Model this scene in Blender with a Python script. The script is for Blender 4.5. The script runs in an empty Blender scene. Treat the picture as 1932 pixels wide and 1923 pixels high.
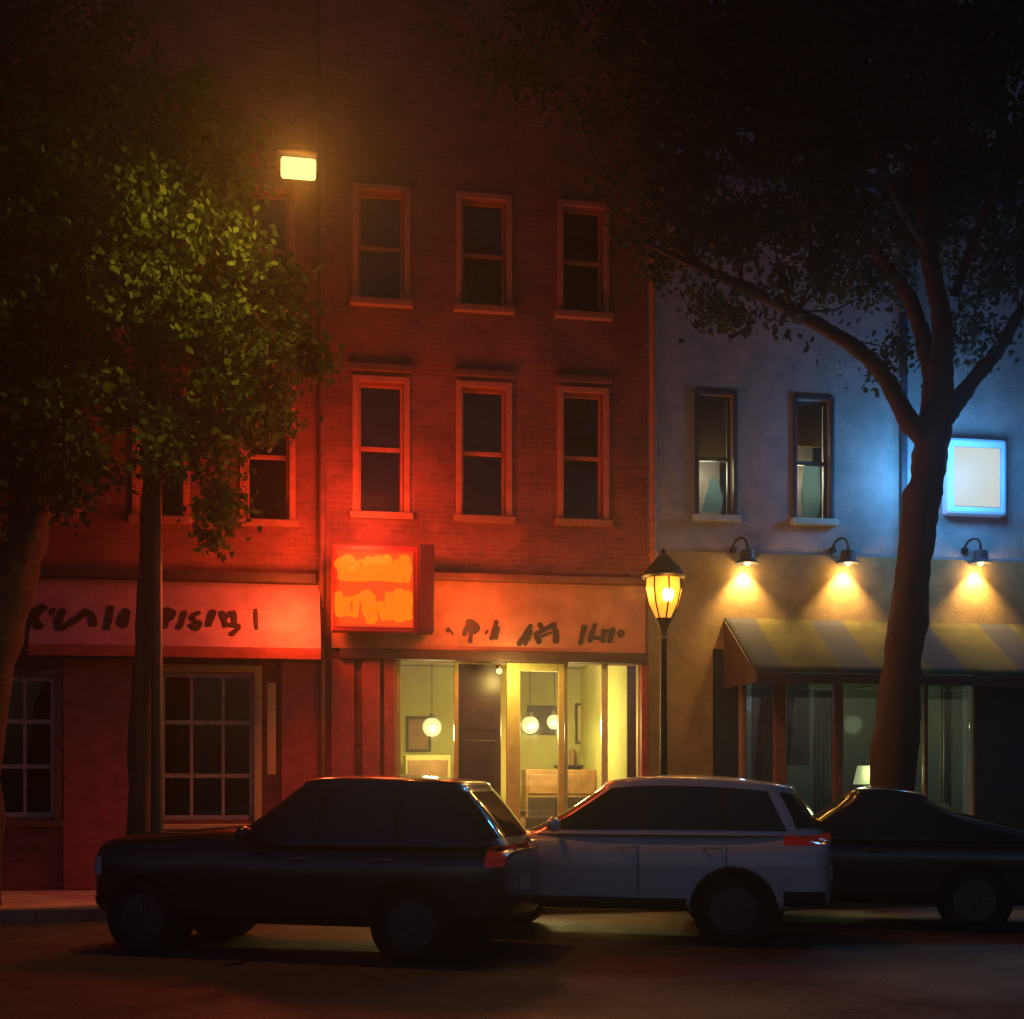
import bpy, bmesh, math, random
import numpy as np
from mathutils import Vector, Matrix, noise as mnoise
R = math.radians
random.seed(7); rng = np.random.default_rng(11)
scn = bpy.context.scene; COL = scn.collection

# ------------------------------------------------------------------ camera, sky, exposure
EYE, YAW, FPX, U0, V0 = 1.6, R(10), 2470.0, 966.0, 1480.0      # photo measured at 1932 x 1923
cd = bpy.data.cameras.new('camera'); cam = bpy.data.objects.new('camera', cd); COL.objects.link(cam)
cam.location = (0, 0, EYE); cam.rotation_euler = (R(90), 0, -YAW)
cd.sensor_width = 36; cd.lens = 36*FPX/1932; cd.shift_y = (V0-961.5)/1932
cd.clip_start = 0.1; cd.clip_end = 3000
scn.camera = cam
world = bpy.data.worlds.new('World'); scn.world = world; world.use_nodes = True
wn, wl = world.node_tree.nodes, world.node_tree.links
bgn = wn['Background']
sky = wn.new('ShaderNodeTexSky'); sky.sky_type = 'NISHITA'; sky.sun_disc = False
sky.sun_elevation = R(-4.5); sky.sun_rotation = R(180)
tint = wn.new('ShaderNodeMix'); tint.data_type = 'RGBA'; tint.blend_type = 'MULTIPLY'; tint.inputs['Factor'].default_value = 1
tint.inputs['B'].default_value = (.60, .74, 1.25, 1); wl.new(sky.outputs[0], tint.inputs['A']); wl.new(tint.outputs['Result'], bgn.inputs[0]); bgn.inputs[1].default_value = 1.85
scn.view_settings.view_transform = 'Standard'; scn.view_settings.look = 'None'
scn.view_settings.exposure = 0.0; scn.view_settings.gamma = 1.0
scn.cycles.use_denoising = True
scn.cycles.max_bounces = 6; scn.cycles.transparent_max_bounces = 12; scn.cycles.volume_bounces = 0
scn.cycles.sample_clamp_indirect = 4.0; scn.cycles.caustics_reflective = False; scn.cycles.caustics_refractive = False

def ray(u, v):
    a = (u-U0)/FPX
    return Vector((math.cos(YAW)*a+math.sin(YAW), -math.sin(YAW)*a+math.cos(YAW), (V0-v)/FPX))
def P(u, v, Y):
    d = ray(u, v); t = Y/d.y
    return Vector((d.x*t, Y, EYE+d.z*t))
def X(u, Y): return P(u, V0, Y).x
def Z(u, v, Y): return P(u, v, Y).z
def ground_at(u, depth): 
    d = ray(u, V0)*depth
    return Vector((d.x, d.y, 0))

# ------------------------------------------------------------------ materials
def mat(name, col, rough=0.7, var=0.0, scale=3.0, bump=0.0, bscale=40.0, metal=0.0, coat=0.0, col2=None, spec=0.5, emit=None, estr=0.0, trans=0.0):
    m = bpy.data.materials.new(name); m.use_nodes = True
    n, l = m.node_tree.nodes, m.node_tree.links; b = n['Principled BSDF']
    b.inputs['Base Color'].default_value = (*col, 1); b.inputs['Roughness'].default_value = rough
    b.inputs['Metallic'].default_value = metal; b.inputs['Coat Weight'].default_value = coat
    b.inputs['Coat Roughness'].default_value = 0.04; b.inputs['Specular IOR Level'].default_value = spec
    tc = n.new('ShaderNodeTexCoord')
    if var or col2:
        nz = n.new('ShaderNodeTexNoise'); nz.inputs['Scale'].default_value = scale; nz.inputs['Detail'].default_value = 8; nz.inputs['Roughness'].default_value = .65
        l.new(tc.outputs['Object'], nz.inputs['Vector'])
        mx = n.new('ShaderNodeMix'); mx.data_type = 'RGBA'
        rp = n.new('ShaderNodeMapRange'); rp.inputs[1].default_value = .35; rp.inputs[2].default_value = .65
        l.new(nz.outputs[0], rp.inputs[0]); l.new(rp.outputs[0], mx.inputs['Factor'])
        mx.inputs['A'].default_value = (*[c*(1-var) for c in col], 1)
        mx.inputs['B'].default_value = (*(col2 or [min(1, c*(1+var)) for c in col]), 1)
        l.new(mx.outputs['Result'], b.inputs['Base Color'])
    if bump:
        nb = n.new('ShaderNodeTexNoise'); nb.inputs['Scale'].default_value = bscale; nb.inputs['Detail'].default_value = 6
        l.new(tc.outputs['Object'], nb.inputs['Vector'])
        bp = n.new('ShaderNodeBump'); bp.inputs['Strength'].default_value = bump; bp.inputs['Distance'].default_value = .02
        l.new(nb.outputs[0], bp.inputs['Height']); l.new(bp.outputs[0], b.inputs['Normal'])
    if emit:
        b.inputs['Emission Color'].default_value = (*emit, 1); b.inputs['Emission Strength'].default_value = estr
    if trans: b.inputs['Transmission Weight'].default_value = trans
    return m
def brick_mat(name, c1, c2, mortar, rough=.85):
    m = bpy.data.materials.new(name); m.use_nodes = True
    n, l = m.node_tree.nodes, m.node_tree.links; b = n['Principled BSDF']; b.inputs['Roughness'].default_value = rough
    tc = n.new('ShaderNodeTexCoord'); sp = n.new('ShaderNodeSeparateXYZ'); cb = n.new('ShaderNodeCombineXYZ')
    l.new(tc.outputs['Object'], sp.inputs[0])
    ad = n.new('ShaderNodeMath'); ad.operation = 'ADD'; l.new(sp.outputs[0], ad.inputs[0]); l.new(sp.outputs[1], ad.inputs[1])
    l.new(ad.outputs[0], cb.inputs[0]); l.new(sp.outputs[2], cb.inputs[1])
    br = n.new('ShaderNodeTexBrick'); br.inputs['Scale'].default_value = 1.0; br.inputs['Brick Width'].default_value = .22
    br.inputs['Row Height'].default_value = .075; br.inputs['Mortar Size'].default_value = .008; br.inputs['Bias'].default_value = -.2
    br.inputs['Color1'].default_value = (*c1, 1); br.inputs['Color2'].default_value = (*c2, 1); br.inputs['Mortar'].default_value = (*mortar, 1)
    l.new(cb.outputs[0], br.inputs['Vector'])
    nz = n.new('ShaderNodeTexNoise'); nz.inputs['Scale'].default_value = 1.3; nz.inputs['Detail'].default_value = 10; nz.inputs['Roughness'].default_value = .7
    l.new(tc.outputs['Object'], nz.inputs['Vector'])
    rp = n.new('ShaderNodeMapRange'); rp.inputs[1].default_value = .3; rp.inputs[2].default_value = .7; rp.inputs[3].default_value = .40; rp.inputs[4].default_value = 1.5
    l.new(nz.outputs[0], rp.inputs[0])
    mx = n.new('ShaderNodeMix'); mx.data_type = 'RGBA'; mx.blend_type = 'MULTIPLY'; mx.inputs['Factor'].default_value = 1
    l.new(br.outputs[0], mx.inputs['A']); l.new(rp.outputs[0], mx.inputs['B']); l.new(mx.outputs['Result'], b.inputs['Base Color'])
    bp = n.new('ShaderNodeBump'); bp.inputs['Strength'].default_value = .5; bp.inputs['Distance'].default_value = .008; bp.invert = True
    l.new(br.outputs['Fac'], bp.inputs['Height']); l.new(bp.outputs[0], b.inputs['Normal'])
    return m
def glass_mat(name, tint=(.9, .95, .9), refl=.12, rough=.03):
    m = bpy.data.materials.new(name); m.use_nodes = True
    n, l = m.node_tree.nodes, m.node_tree.links; n.remove(n['Principled BSDF'])
    t = n.new('ShaderNodeBsdfTransparent'); t.inputs[0].default_value = (*tint, 1)
    g = n.new('ShaderNodeBsdfGlossy'); g.inputs['Roughness'].default_value = rough; g.inputs[0].default_value = (.9, .9, .9, 1)
    lw = n.new('ShaderNodeLayerWeight'); lw.inputs[0].default_value = .25
    mr = n.new('ShaderNodeMapRange'); mr.inputs[3].default_value = refl; mr.inputs[4].default_value = .6
    mx = n.new('ShaderNodeMixShader'); l.new(lw.outputs['Fresnel'], mr.inputs[0]); l.new(mr.outputs[0], mx.inputs[0])
    l.new(t.outputs[0], mx.inputs[1]); l.new(g.outputs[0], mx.inputs[2]); l.new(mx.outputs[0], n['Material Output'].inputs[0])
    return m
def leaf_mat(name, ca, cb_):
    m = bpy.data.materials.new(name); m.use_nodes = True
    n, l = m.node_tree.nodes, m.node_tree.links; b = n['Principled BSDF']; b.inputs['Roughness'].default_value = .6; b.inputs['Specular IOR Level'].default_value = .15
    ge = n.new('ShaderNodeNewGeometry'); mx = n.new('ShaderNodeMix'); mx.data_type = 'RGBA'
    l.new(ge.outputs['Random Per Island'], mx.inputs['Factor']); mx.inputs['A'].default_value = (*ca, 1); mx.inputs['B'].default_value = (*cb_, 1)
    l.new(mx.outputs['Result'], b.inputs['Base Color'])
    tr = n.new('ShaderNodeBsdfTranslucent'); l.new(mx.outputs['Result'], tr.inputs[0])
    ms = n.new('ShaderNodeMixShader'); ms.inputs[0].default_value = .3
    l.new(b.outputs[0], ms.inputs[1]); l.new(tr.outputs[0], ms.inputs[2]); l.new(ms.outputs[0], n['Material Output'].inputs[0])
    return m
M = dict(
    red_brick=brick_mat('red_brick', (.23, .045, .042), (.145, .028, .032), (.21, .085, .08)),
    red_brick_left=brick_mat('dark_red_brick', (.22, .050, .038), (.15, .033, .030), (.20, .085, .075)),
    blue_wall=mat('blue_render', (.30, .31, .35), .9, .25, 2.0, .6, 30, col2=(.42, .33, .36)),
    mid_blind=mat('brown_roller_blind', (.30, .20, .16), .9, .3, 5),
    tan_wall=mat('tan_painted_render', (.27, .19, .095), .85, .25, 2.5, .15, 30),
    red_trim=mat('red_painted_wood', (.34, .06, .05), .5, .25, 6, .2, 60),
    red_case=mat('orange_red_casing', (.48, .14, .07), .5, .2, 8, .2, 60),
    ochre=mat('ochre_paint', (.55, .42, .16), .5, .15, 8, .2, 60),
    pale_frame=mat('weathered_cream_frame', (.38, .33, .26), .6, .3, 12, .3, 60),
    yellow_frame=mat('yellow_painted_door_frame', (.68, .60, .20), .4, .12, 9, .15, 60),
    cream_frame=mat('cream_window_frame', (.70, .66, .42), .4, .1, 9),
    aubergine=mat('dark_aubergine_paint', (.07, .028, .045), .35, .3, 6),
    dark_wood=mat('dark_stained_wood', (.05, .022, .02), .55, .35, 6, .3, 50),
    brown_post=mat('red_brown_post', (.22, .09, .06), .6, .35, 7, .3, 50),
    navy=mat('navy_paint', (.022, .03, .055), .45, .4, 3, .2, 50),
    cornice=mat('brown_cornice_paint', (.16, .05, .04), .6, .35, 5, .3, 40),
    fascia=mat('rust_fascia_board', (.40, .16, .10), .6, .22, 3, .2, 40),
    awn_l=mat('dusty_pink_canvas', (.40, .20, .25), .85, .2, 2.5, .4, 60),
    valance=mat('red_canvas_valance', (.38, .08, .06), .85, .2, 4, .4, 60),
    letter=mat('dark_brown_lettering', (.035, .012, .012), .6, .3, 9),
    awn_r=mat('olive_canvas', (.058, .054, .026), .95, .2, 3, .3, 60, spec=.05),
    glass=glass_mat('shop_glass'), dark_glass=glass_mat('upstairs_glass', (.5, .55, .5), .01),
    room_dark=mat('dark_room', (.05, .035, .035), .9, .3, 3), room_teal=mat('teal_room', (.10, .14, .14), .8, .4, 1.6, col2=(.12, .12, .05)),
    room=mat('olive_room', (.62, .47, .17), .8, .35, 1.2, col2=(.46, .44, .16)),
    iron=mat('black_cast_iron', (.035, .022, .018), .45, .3, 12, .3, 80, metal=.5),
    galv=mat('brown_lamp_metal', (.08, .05, .04), .5, .2, 10, metal=.6),
    copper=mat('rusty_downpipe', (.34, .13, .06), .5, .35, 8, .2, 60),
    sill_r=mat('orange_stone_sill', (.34, .12, .07), .7, .2, 9, .3, 60), sill_b=mat('pale_teal_sill', (.42, .52, .52), .7, .2, 9, .3, 60),
    asphalt=mat('asphalt', (.15, .105, .085), .6, .45, .8, 1.0, 90, col2=(.09, .07, .068)),
    asphalt_patch=mat('worn_asphalt_patch', (.16, .11, .085), .7, .35, 2, 1.0, 90),
    pave=mat('sidewalk_concrete', (.56, .36, .30), .8, .25, 1.5, .5, 60), kerb=mat('granite_kerb', (.20, .14, .13), .8, .35, 5, .5, 60),
    bark=mat('bark', (.10, .045, .028), .9, .5, 9, 1.0, 26, col2=(.05, .03, .03)),
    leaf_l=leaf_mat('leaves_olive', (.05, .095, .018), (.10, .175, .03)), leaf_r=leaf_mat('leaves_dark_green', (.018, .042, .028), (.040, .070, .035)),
    black_paint=mat('black_navy_car_paint', (.010, .011, .020), .28, metal=.2, coat=1.0),
    silver_paint=mat('silver_white_car_paint', (.66, .65, .62), .36, metal=.0, coat=1.0),
    coupe_paint=mat('black_car_paint', (.008, .010, .013), .25, metal=.2, coat=1.0),
    car_glass=mat('tinted_car_glass', (.008, .010, .010), .05, spec=.8), plastic=mat('black_plastic', (.015, .014, .016), .6, .2, 20),
    rubber=mat('tyre_rubber', (.012, .011, .012), .85, bump=.3, bscale=60), alloy=mat('dark_grey_alloy', (.09, .09, .10), .4, metal=.8),
    chrome=mat('chrome', (.6, .6, .62), .15, metal=1.0), lens_red=mat('red_lamp_lens', (.45, .015, .01), .15, coat=1.0, emit=(1, .05, .02), estr=.05),  # weak emission in the red lens stands in for light it reflects
    lens_white=mat('clear_lamp_lens', (.55, .58, .6), .12, coat=1.0), plate=mat('plate_blank', (.45, .45, .42), .5),
    blind=leaf_mat('olive_blind', (.34, .22, .06), (.34, .22, .06)), drape=leaf_mat('pale_teal_drape', (.62, .78, .86), (.62, .78, .86)),
    table=mat('brown_table_wood', (.30, .14, .06), .5, .3, 5), skirt_brown=mat('brown_bulkhead', (.15, .06, .035), .7, .3, 4, .3, 40),
    iron_lid=mat('manhole_iron', (.10, .08, .075), .5, .3, 20, .5, 90, metal=.6),
    case_red=mat('red_sign_cabinet', (.30, .02, .02), .45), fin=mat('maroon_sign_side', (.05, .004, .012), .5, .2, 6),
)
for k_ in ('black_paint', 'silver_paint', 'coupe_paint'): M[k_].node_tree.nodes['Principled BSDF'].inputs['Coat Roughness'].default_value = .08
def emis(name, col, s):
    return mat(name, tuple(c*.06 for c in col), .6, emit=col, estr=s)
M['sign_back'] = emis('sign_red_glow', (1, .045, .004), .62)
M['sign_glyph'] = emis('sign_orange_glow', (1, .20, .004), 1.0)
M['street_glow'] = emis('sodium_lens', (1, .66, .20), 1.9)
M['bulb'] = emis('warm_bulb', (1, .62, .22), 6.0)
M['lantern_glass'] = mat('amber_lantern_glass', (.7, .35, .08), .4, emit=(1, .30, .03), estr=1.3)
M['goose_bulb'] = emis('wall_lamp_bulb', (1, .66, .3), 3.0)
M['white_glow'] = emis('light_box_face', (.60, .60, .50), 1.0)
M['blue_frame'] = mat('pale_blue_box_edge', (.5, .65, .85), .5, emit=(.10, .27, .72), estr=.25)  # blue emission put on the cabinet stands in for the halo round the face
M['globe'] = emis('shop_globe', (1, .86, .38), 1.3)

# ------------------------------------------------------------------ mesh helpers
def link(name, me, m=None, parent=None):
    o = bpy.data.objects.new(name, me); COL.objects.link(o)
    if m is not None: me.materials.append(m)
    if parent is not None: o.parent = parent
    return o
def obj(name, bm, m, parent=None, smooth=False, bevel=0, angle=None):
    me = bpy.data.meshes.new(name); bmesh.ops.recalc_face_normals(bm, faces=bm.faces); bm.to_mesh(me); bm.free()
    if smooth:
        me.shade_smooth()
        me.set_sharp_from_angle(angle=R(angle or 40))
    o = link(name, me, m, parent)
    if bevel:
        b = o.modifiers.new('bevel', 'BEVEL'); b.width = bevel; b.segments = 2; b.limit_method = 'ANGLE'
    return o
def thing(name, label, cat, loc=(0, 0, 0), rz=0, group=None):
    o = bpy.data.objects.new(name, None); COL.objects.link(o); o.location = loc; o.rotation_euler = (0, 0, rz)
    return tag(o, label, cat, group)
def tag(o, label=None, cat=None, group=None, kind=None):
    if label: o['label'] = label
    if cat: o['category'] = cat
    if group: o['group'] = group
    if kind: o['kind'] = kind
    return o
def box(bm, x0, x1, y0, y1, z0, z1):
    vs = [bm.verts.new(p) for p in ((x0,y0,z0),(x1,y0,z0),(x1,y1,z0),(x0,y1,z0),(x0,y0,z1),(x1,y0,z1),(x1,y1,z1),(x0,y1,z1))]
    for f in ((0,1,2,3),(4,7,6,5),(0,4,5,1),(1,5,6,2),(2,6,7,3),(3,7,4,0)): bm.faces.new([vs[i] for i in f])
    return vs
def bx(*a):
    bm = bmesh.new(); box(bm, *a); return bm
def tube(bm, pts, rads, seg=10, cap=True):
    pts = [Vector(p) for p in pts]
    if not hasattr(rads, '__len__'): rads = [rads]*len(pts)
    rings = []; up = Vector((0, 0, 1))
    d0 = (pts[1]-pts[0]).normalized(); ref = Vector((1, 0, 0)) if abs(d0.z) > .7 else up
    for i, p in enumerate(pts):
        d = (pts[min(i+1, len(pts)-1)]-pts[max(i-1, 0)]).normalized()
        a = d.cross(ref).normalized(); b = d.cross(a).normalized()
        rings.append([bm.verts.new(p+a*math.cos(t)*rads[i]+b*math.sin(t)*rads[i]) for t in [2*math.pi*k/seg for k in range(seg)]])
    for r0, r1 in zip(rings, rings[1:]):
        for k in range(seg): bm.faces.new((r0[k], r0[(k+1) % seg], r1[(k+1) % seg], r1[k]))
    if cap: bm.faces.new(rings[0][::-1]); bm.faces.new(rings[-1])
def lathe(bm, prof, c=(0, 0, 0), axis='z', seg=32):
    c = Vector(c); rings = []
    for r, h in prof:
        ring = []
        for k in range(seg):
            a = 2*math.pi*k/seg
            v = Vector((r*math.cos(a), r*math.sin(a), h)) if axis == 'z' else Vector((r*math.cos(a), h, r*math.sin(a)))
            ring.append(bm.verts.new(c+v))
        rings.append(ring)
    for r0, r1 in zip(rings, rings[1:]):
        for k in range(seg): bm.faces.new((r0[k], r0[(k+1) % seg], r1[(k+1) % seg], r1[k]))
    bm.faces.new(rings[0]); bm.faces.new(rings[-1])
def wall_mesh(x0, x1, z0, z1, y0, y1, holes):
    """closed wall slab with rectangular openings (hx0,hx1,hz0,hz1)"""
    xs = sorted({x0, x1, *[h[0] for h in holes], *[h[1] for h in holes]}); zs = sorted({z0, z1, *[h[2] for h in holes], *[h[3] for h in holes]})
    xs = [x for x in xs if x0 <= x <= x1]; zs = [z for z in zs if z0 <= z <= z1]
    bm = bmesh.new(); V = {}
    def v(i, j, y):
        if (i, j, y) not in V: V[(i, j, y)] = bm.verts.new((xs[i], y, zs[j]))
        return V[(i, j, y)]
    def solid(i, j):
        if i < 0 or j < 0 or i >= len(xs)-1 or j >= len(zs)-1: return False
        cx, cz = (xs[i]+xs[i+1])/2, (zs[j]+zs[j+1])/2
        return not any(h[0] < cx < h[1] and h[2] < cz < h[3] for h in holes)
    for i in range(len(xs)-1):
        for j in range(len(zs)-1):
            if not solid(i, j): continue
            bm.faces.new((v(i,j,y0), v(i+1,j,y0), v(i+1,j+1,y0), v(i,j+1,y0)))
            bm.faces.new((v(i,j+1,y1), v(i+1,j+1,y1), v(i+1,j,y1), v(i,j,y1)))
            if not solid(i-1, j): bm.faces.new((v(i,j,y0), v(i,j+1,y0), v(i,j+1,y1), v(i,j,y1)))
            if not solid(i+1, j): bm.faces.new((v(i+1,j,y1), v(i+1,j+1,y1), v(i+1,j+1,y0), v(i+1,j,y0)))
            if not solid(i, j-1): bm.faces.new((v(i,j,y1), v(i+1,j,y1), v(i+1,j,y0), v(i,j,y0)))
            if not solid(i, j+1): bm.faces.new((v(i,j+1,y0), v(i+1,j+1,y0), v(i+1,j+1,y1), v(i,j+1,y1)))
    return bm
def lamp(name, kind, loc, col, power, parent=None, size=.05, rot=None, spot=None, blend=.5):
    ld = bpy.data.lights.new(name, kind); ld.color = col; ld.energy = power; ld.shadow_soft_size = size
    if spot: ld.spot_size = R(spot); ld.spot_blend = blend
    o = bpy.data.objects.new(name, ld); COL.objects.link(o); o.location = loc
    if rot: o.rotation_euler = rot
    if parent: o.parent = parent
    return o
def ribbon(bm, pts3, width, nrm, thick):
    """brush stroke: extruded flat ribbon with rounded ends and slightly uneven width"""
    n = nrm.normalized(); P0 = [Vector(p) for p in pts3]
    if len(P0) == 1: P0 = [P0[0]-Vector((.012, 0, 0)), P0[0]+Vector((.012, 0, 0))]
    pts = []
    for i in range(len(P0)-1):
        p0, p1, p2, p3 = P0[max(i-1, 0)], P0[i], P0[i+1], P0[min(i+2, len(P0)-1)]
        for k in range(5):
            q = k/5; pts.append(.5*((2*p1)+(p2-p0)*q+(2*p0-5*p1+4*p2-p3)*q*q+(3*p1-p0-3*p2+p3)*q**3))
    pts.append(P0[-1]); m = len(pts); ph = random.uniform(0, 6)
    left, right = [], []
    for i in range(m):
        d = (pts[min(i+1, m-1)]-pts[max(i-1, 0)]).normalized(); s_ = d.cross(n).normalized()
        w = width/2*(1+.12*math.sin(i*1.1+ph)+random.uniform(-.03, .03)); left.append(pts[i]+s_*w); right.append(pts[i]-s_*w)
    de = (pts[-1]-pts[-2]).normalized(); ds = (pts[0]-pts[1]).normalized()
    def cap(c, a0, a1, d): return [c+(a0-c)*math.cos(t)+d*(a0-c).length*math.sin(t)*.8 for t in [math.pi*k/6 for k in range(1, 6)]]
    ce, cs = cap(pts[-1], left[-1], right[-1], de), cap(pts[0], right[0], left[0], ds)
    V = {}
    for key, off in (('a', n*0), ('b', n*thick)):
        L_ = [bm.verts.new(p+off) for p in left]; R_ = [bm.verts.new(p+off) for p in right]; E_ = [bm.verts.new(p+off) for p in ce]; S_ = [bm.verts.new(p+off) for p in cs]
        for i in range(m-1): bm.faces.new((L_[i], L_[i+1], R_[i+1], R_[i]))
        bm.faces.new([L_[-1]]+E_+[R_[-1]]); bm.faces.new([R_[0]]+S_+[L_[0]]); V[key] = L_+E_+R_[::-1]+S_
    k = len(V['a'])
    for i in range(k): bm.faces.new((V['a'][i], V['a'][(i+1) % k], V['b'][(i+1) % k], V['b'][i]))
def hit(u, v, p0, n):
    d = ray(u, v); c = Vector((0, 0, EYE)); t = (p0-c).dot(n)/d.dot(n); return c+d*t

# speckle and wet-looking variation in the asphalt
m = M['asphalt']; n, l = m.node_tree.nodes, m.node_tree.links; b = n['Principled BSDF']; prev = b.inputs['Base Color'].links[0].from_socket
tc = n.new('ShaderNodeTexCoord'); nz = n.new('ShaderNodeTexNoise'); nz.inputs['Scale'].default_value = 28; nz.inputs['Detail'].default_value = 4; l.new(tc.outputs['Object'], nz.inputs['Vector'])
rp = n.new('ShaderNodeMapRange'); rp.inputs[1].default_value = .35; rp.inputs[2].default_value = .7; rp.inputs[3].default_value = .45; rp.inputs[4].default_value = 1.7; l.new(nz.outputs[0], rp.inputs[0])
mx = n.new('ShaderNodeMix'); mx.data_type = 'RGBA'; mx.blend_type = 'MULTIPLY'; mx.inputs['Factor'].default_value = 1; l.new(prev, mx.inputs['A']); l.new(rp.outputs[0], mx.inputs['B'])
vo = n.new('ShaderNodeTexVoronoi'); vo.feature = 'DISTANCE_TO_EDGE'; vo.inputs['Scale'].default_value = .42; nw = n.new('ShaderNodeTexNoise'); nw.inputs['Scale'].default_value = 1.6; nw.inputs['Detail'].default_value = 6
l.new(tc.outputs['Object'], nw.inputs['Vector']); va = n.new('ShaderNodeVectorMath'); va.operation = 'ADD'; l.new(tc.outputs['Object'], va.inputs[0]); l.new(nw.outputs['Color'], va.inputs[1]); l.new(va.outputs[0], vo.inputs['Vector'])
rc = n.new('ShaderNodeMapRange'); rc.inputs[1].default_value = .004; rc.inputs[2].default_value = .012; rc.inputs[3].default_value = .25; rc.inputs[4].default_value = 1; l.new(vo.outputs[0], rc.inputs[0])
m3 = n.new('ShaderNodeMix'); m3.data_type = 'RGBA'; m3.blend_type = 'MULTIPLY'; m3.inputs['Factor'].default_value = 1; l.new(mx.outputs['Result'], m3.inputs['A']); l.new(rc.outputs[0], m3.inputs['B']); l.new(m3.outputs['Result'], b.inputs['Base Color'])
n2 = n.new('ShaderNodeTexNoise'); n2.inputs['Scale'].default_value = .55; n2.inputs['Detail'].default_value = 7; l.new(tc.outputs['Object'], n2.inputs['Vector'])
r2 = n.new('ShaderNodeMapRange'); r2.inputs[1].default_value = .4; r2.inputs[2].default_value = .62; r2.inputs[3].default_value = .38; r2.inputs[4].default_value = .72; l.new(n2.outputs[0], r2.inputs[0]); l.new(r2.outputs[0], b.inputs['Roughness'])

# ------------------------------------------------------------------ setting: road, kerb, sidewalk
KY, KERB = 15.9, .15
bm = bmesh.new(); N = 60
gx = np.linspace(-70, 80, 76); gy = np.concatenate([np.linspace(-60, 0, 12)[:-1], np.linspace(0, KY, 40)])
vs = [[bm.verts.new((x, y, .012*math.sin(x*.7)*math.sin(y*.5)*(1 if 2 < y < 15 else 0))) for x in gx] for y in gy]
for j in range(len(gy)-1):
    for i in range(len(gx)-1): bm.faces.new((vs[j][i], vs[j][i+1], vs[j+1][i+1], vs[j+1][i]))
tag(obj('road', bm, M['asphalt'], smooth=True), 'dark asphalt street', kind='structure')
tag(obj('ground', bx(-900, 900, -900, 900, -1.0, -.12), M['asphalt']), 'ground reaching the horizon', kind='structure')
bm = bmesh.new()
for i in range(125): box(bm, -70+i*1.2, -70+i*1.2+1.188, KY, KY+.16, -.3, KERB)
tag(obj('kerb', bm, M['kerb'], bevel=.015), 'granite kerb along the sidewalk', kind='structure')
bm = bmesh.new()
xx = -70
while xx < 80:
    for (ya, yb) in ((KY+.165, 17.3), (17.31, 18.9)): box(bm, xx, xx+1.49, ya, yb, -.3, KERB-.003)
    xx += 1.5
tag(obj('sidewalk', bm, M['pave'], bevel=.006), 'paved sidewalk slabs in front of the shops', kind='structure')
# ------------------------------------------------------------------ windows
def window(parent, x0, x1, z0, z1, yf, case, frame, sill, rail=.5, cw=.085, glass='dark_glass', sillw=.06):
    """sash window in an opening of a wall whose front is at yf"""
    bm = bmesh.new(); yc = yf-.035
    box(bm, x0-cw, x0, yc, yf+.02, z0, z1+cw); box(bm, x1, x1+cw, yc, yf+.02, z0, z1+cw); box(bm, x0, x1, yc+.003, yf+.02, z1, z1+cw)
    ys, ye = yf+.12, yf+.17; s = .045
    box(bm, x0, x0+s, ys, ye, z0, z1); box(bm, x1-s, x1, ys, ye, z0, z1); box(bm, x0+s, x1-s, ys+.002, ye, z1-s, z1); box(bm, x0+s, x1-s, ys+.002, ye, z0, z0+s)
    zm = z0+(z1-z0)*rail
    box(bm, x0+s, x1-s, ys-.02, ye, zm-.03, zm+.03)
    w = obj('window', bm, case, parent, bevel=.006)
    obj('pane', bx(x0+s, x1-s, ys+.02, ys+.026, z0+s, zm-.03), M[glass], w)
    obj('pane', bx(x0+s, x1-s, ys+.02, ys+.026, zm+.03, z1-s), M[glass], w)
    obj('sill', bx(x0-cw-.04, x1+cw+.04, yf-.11, yf+.14, z0-.10, z0-.001), sill, w, bevel=.01)
    bm = bmesh.new(); h = yf+.9
    box(bm, x0-.1, x1+.1, h, h+.05, z0-.1, z1+.1)
    obj('room', bm, M['room_dark'], w)
    return w
def hood(parent, x0, x1, z, yf, m):
    obj('lintel', bx(x0-.12, x1+.12, yf-.06, yf+.01, z+.12, z+.22), m, parent, bevel=.01)

TH = .3
# ---------------- middle brick building
YM = 18.7
xa, xb = X(613, YM), X(1222, YM)
mid = thing('brick_building', 'three storey red brick building between the pink awning shop and blue building', 'building', ((xa+xb)/2, YM, 0))
mid.location = (0, 0, 0)
wz2, wz3 = (5.47, 7.33), (8.50, 10.05)
cols = [(X(676, YM), X(762, YM)), (X(871, YM), X(955, YM)), (X(1062, YM), X(1138, YM))]
zt_m = 13.9
sx0, sx1 = X(747, YM), X(1220, YM)-.10
sz1 = Z(980, 1250, YM)
holes = [(a, b, *wz2) for a, b in cols]+[(a, b, *wz3) for a, b in cols]+[(sx0, sx1, KERB-.2, sz1)]
obj('wall', wall_mesh(xa, xb-.005, -.2, zt_m, YM, YM+TH, holes), M['red_brick'], mid)
for a, b in cols:
    w2_ = window(mid, a, b, *wz2, YM, M['red_case'], None, M['sill_r']); hood(mid, a, b, wz2[1]+.03, YM, M['cornice'])
    w_ = [w2_, window(mid, a, b, *wz3, YM, M['red_case'], None, M['sill_r'])]
    for w, zz in zip(w_, (wz2, wz3)): obj('blind', bx(a+.06, b-.06, YM+.2, YM+.21, zz[1]-random.choice((.35, .55, .85, 1.0)), zz[1]-.04), M['mid_blind'], w)
bm = bmesh.new(); box(bm, xa, xb-.01, YM-.35, YM+TH, zt_m+.001, zt_m+.22); box(bm, xa+.02, xb-.03, YM-.2, YM-.001, zt_m-.25, zt_m)
for k in range(12):
    x = xa+.25+k*(xb-xa-.5)/11; box(bm, x-.05, x+.05, YM-.30, YM-.201, zt_m-.2, zt_m)
obj('cornice', bm, M['cornice'], mid, bevel=.01)
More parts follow.
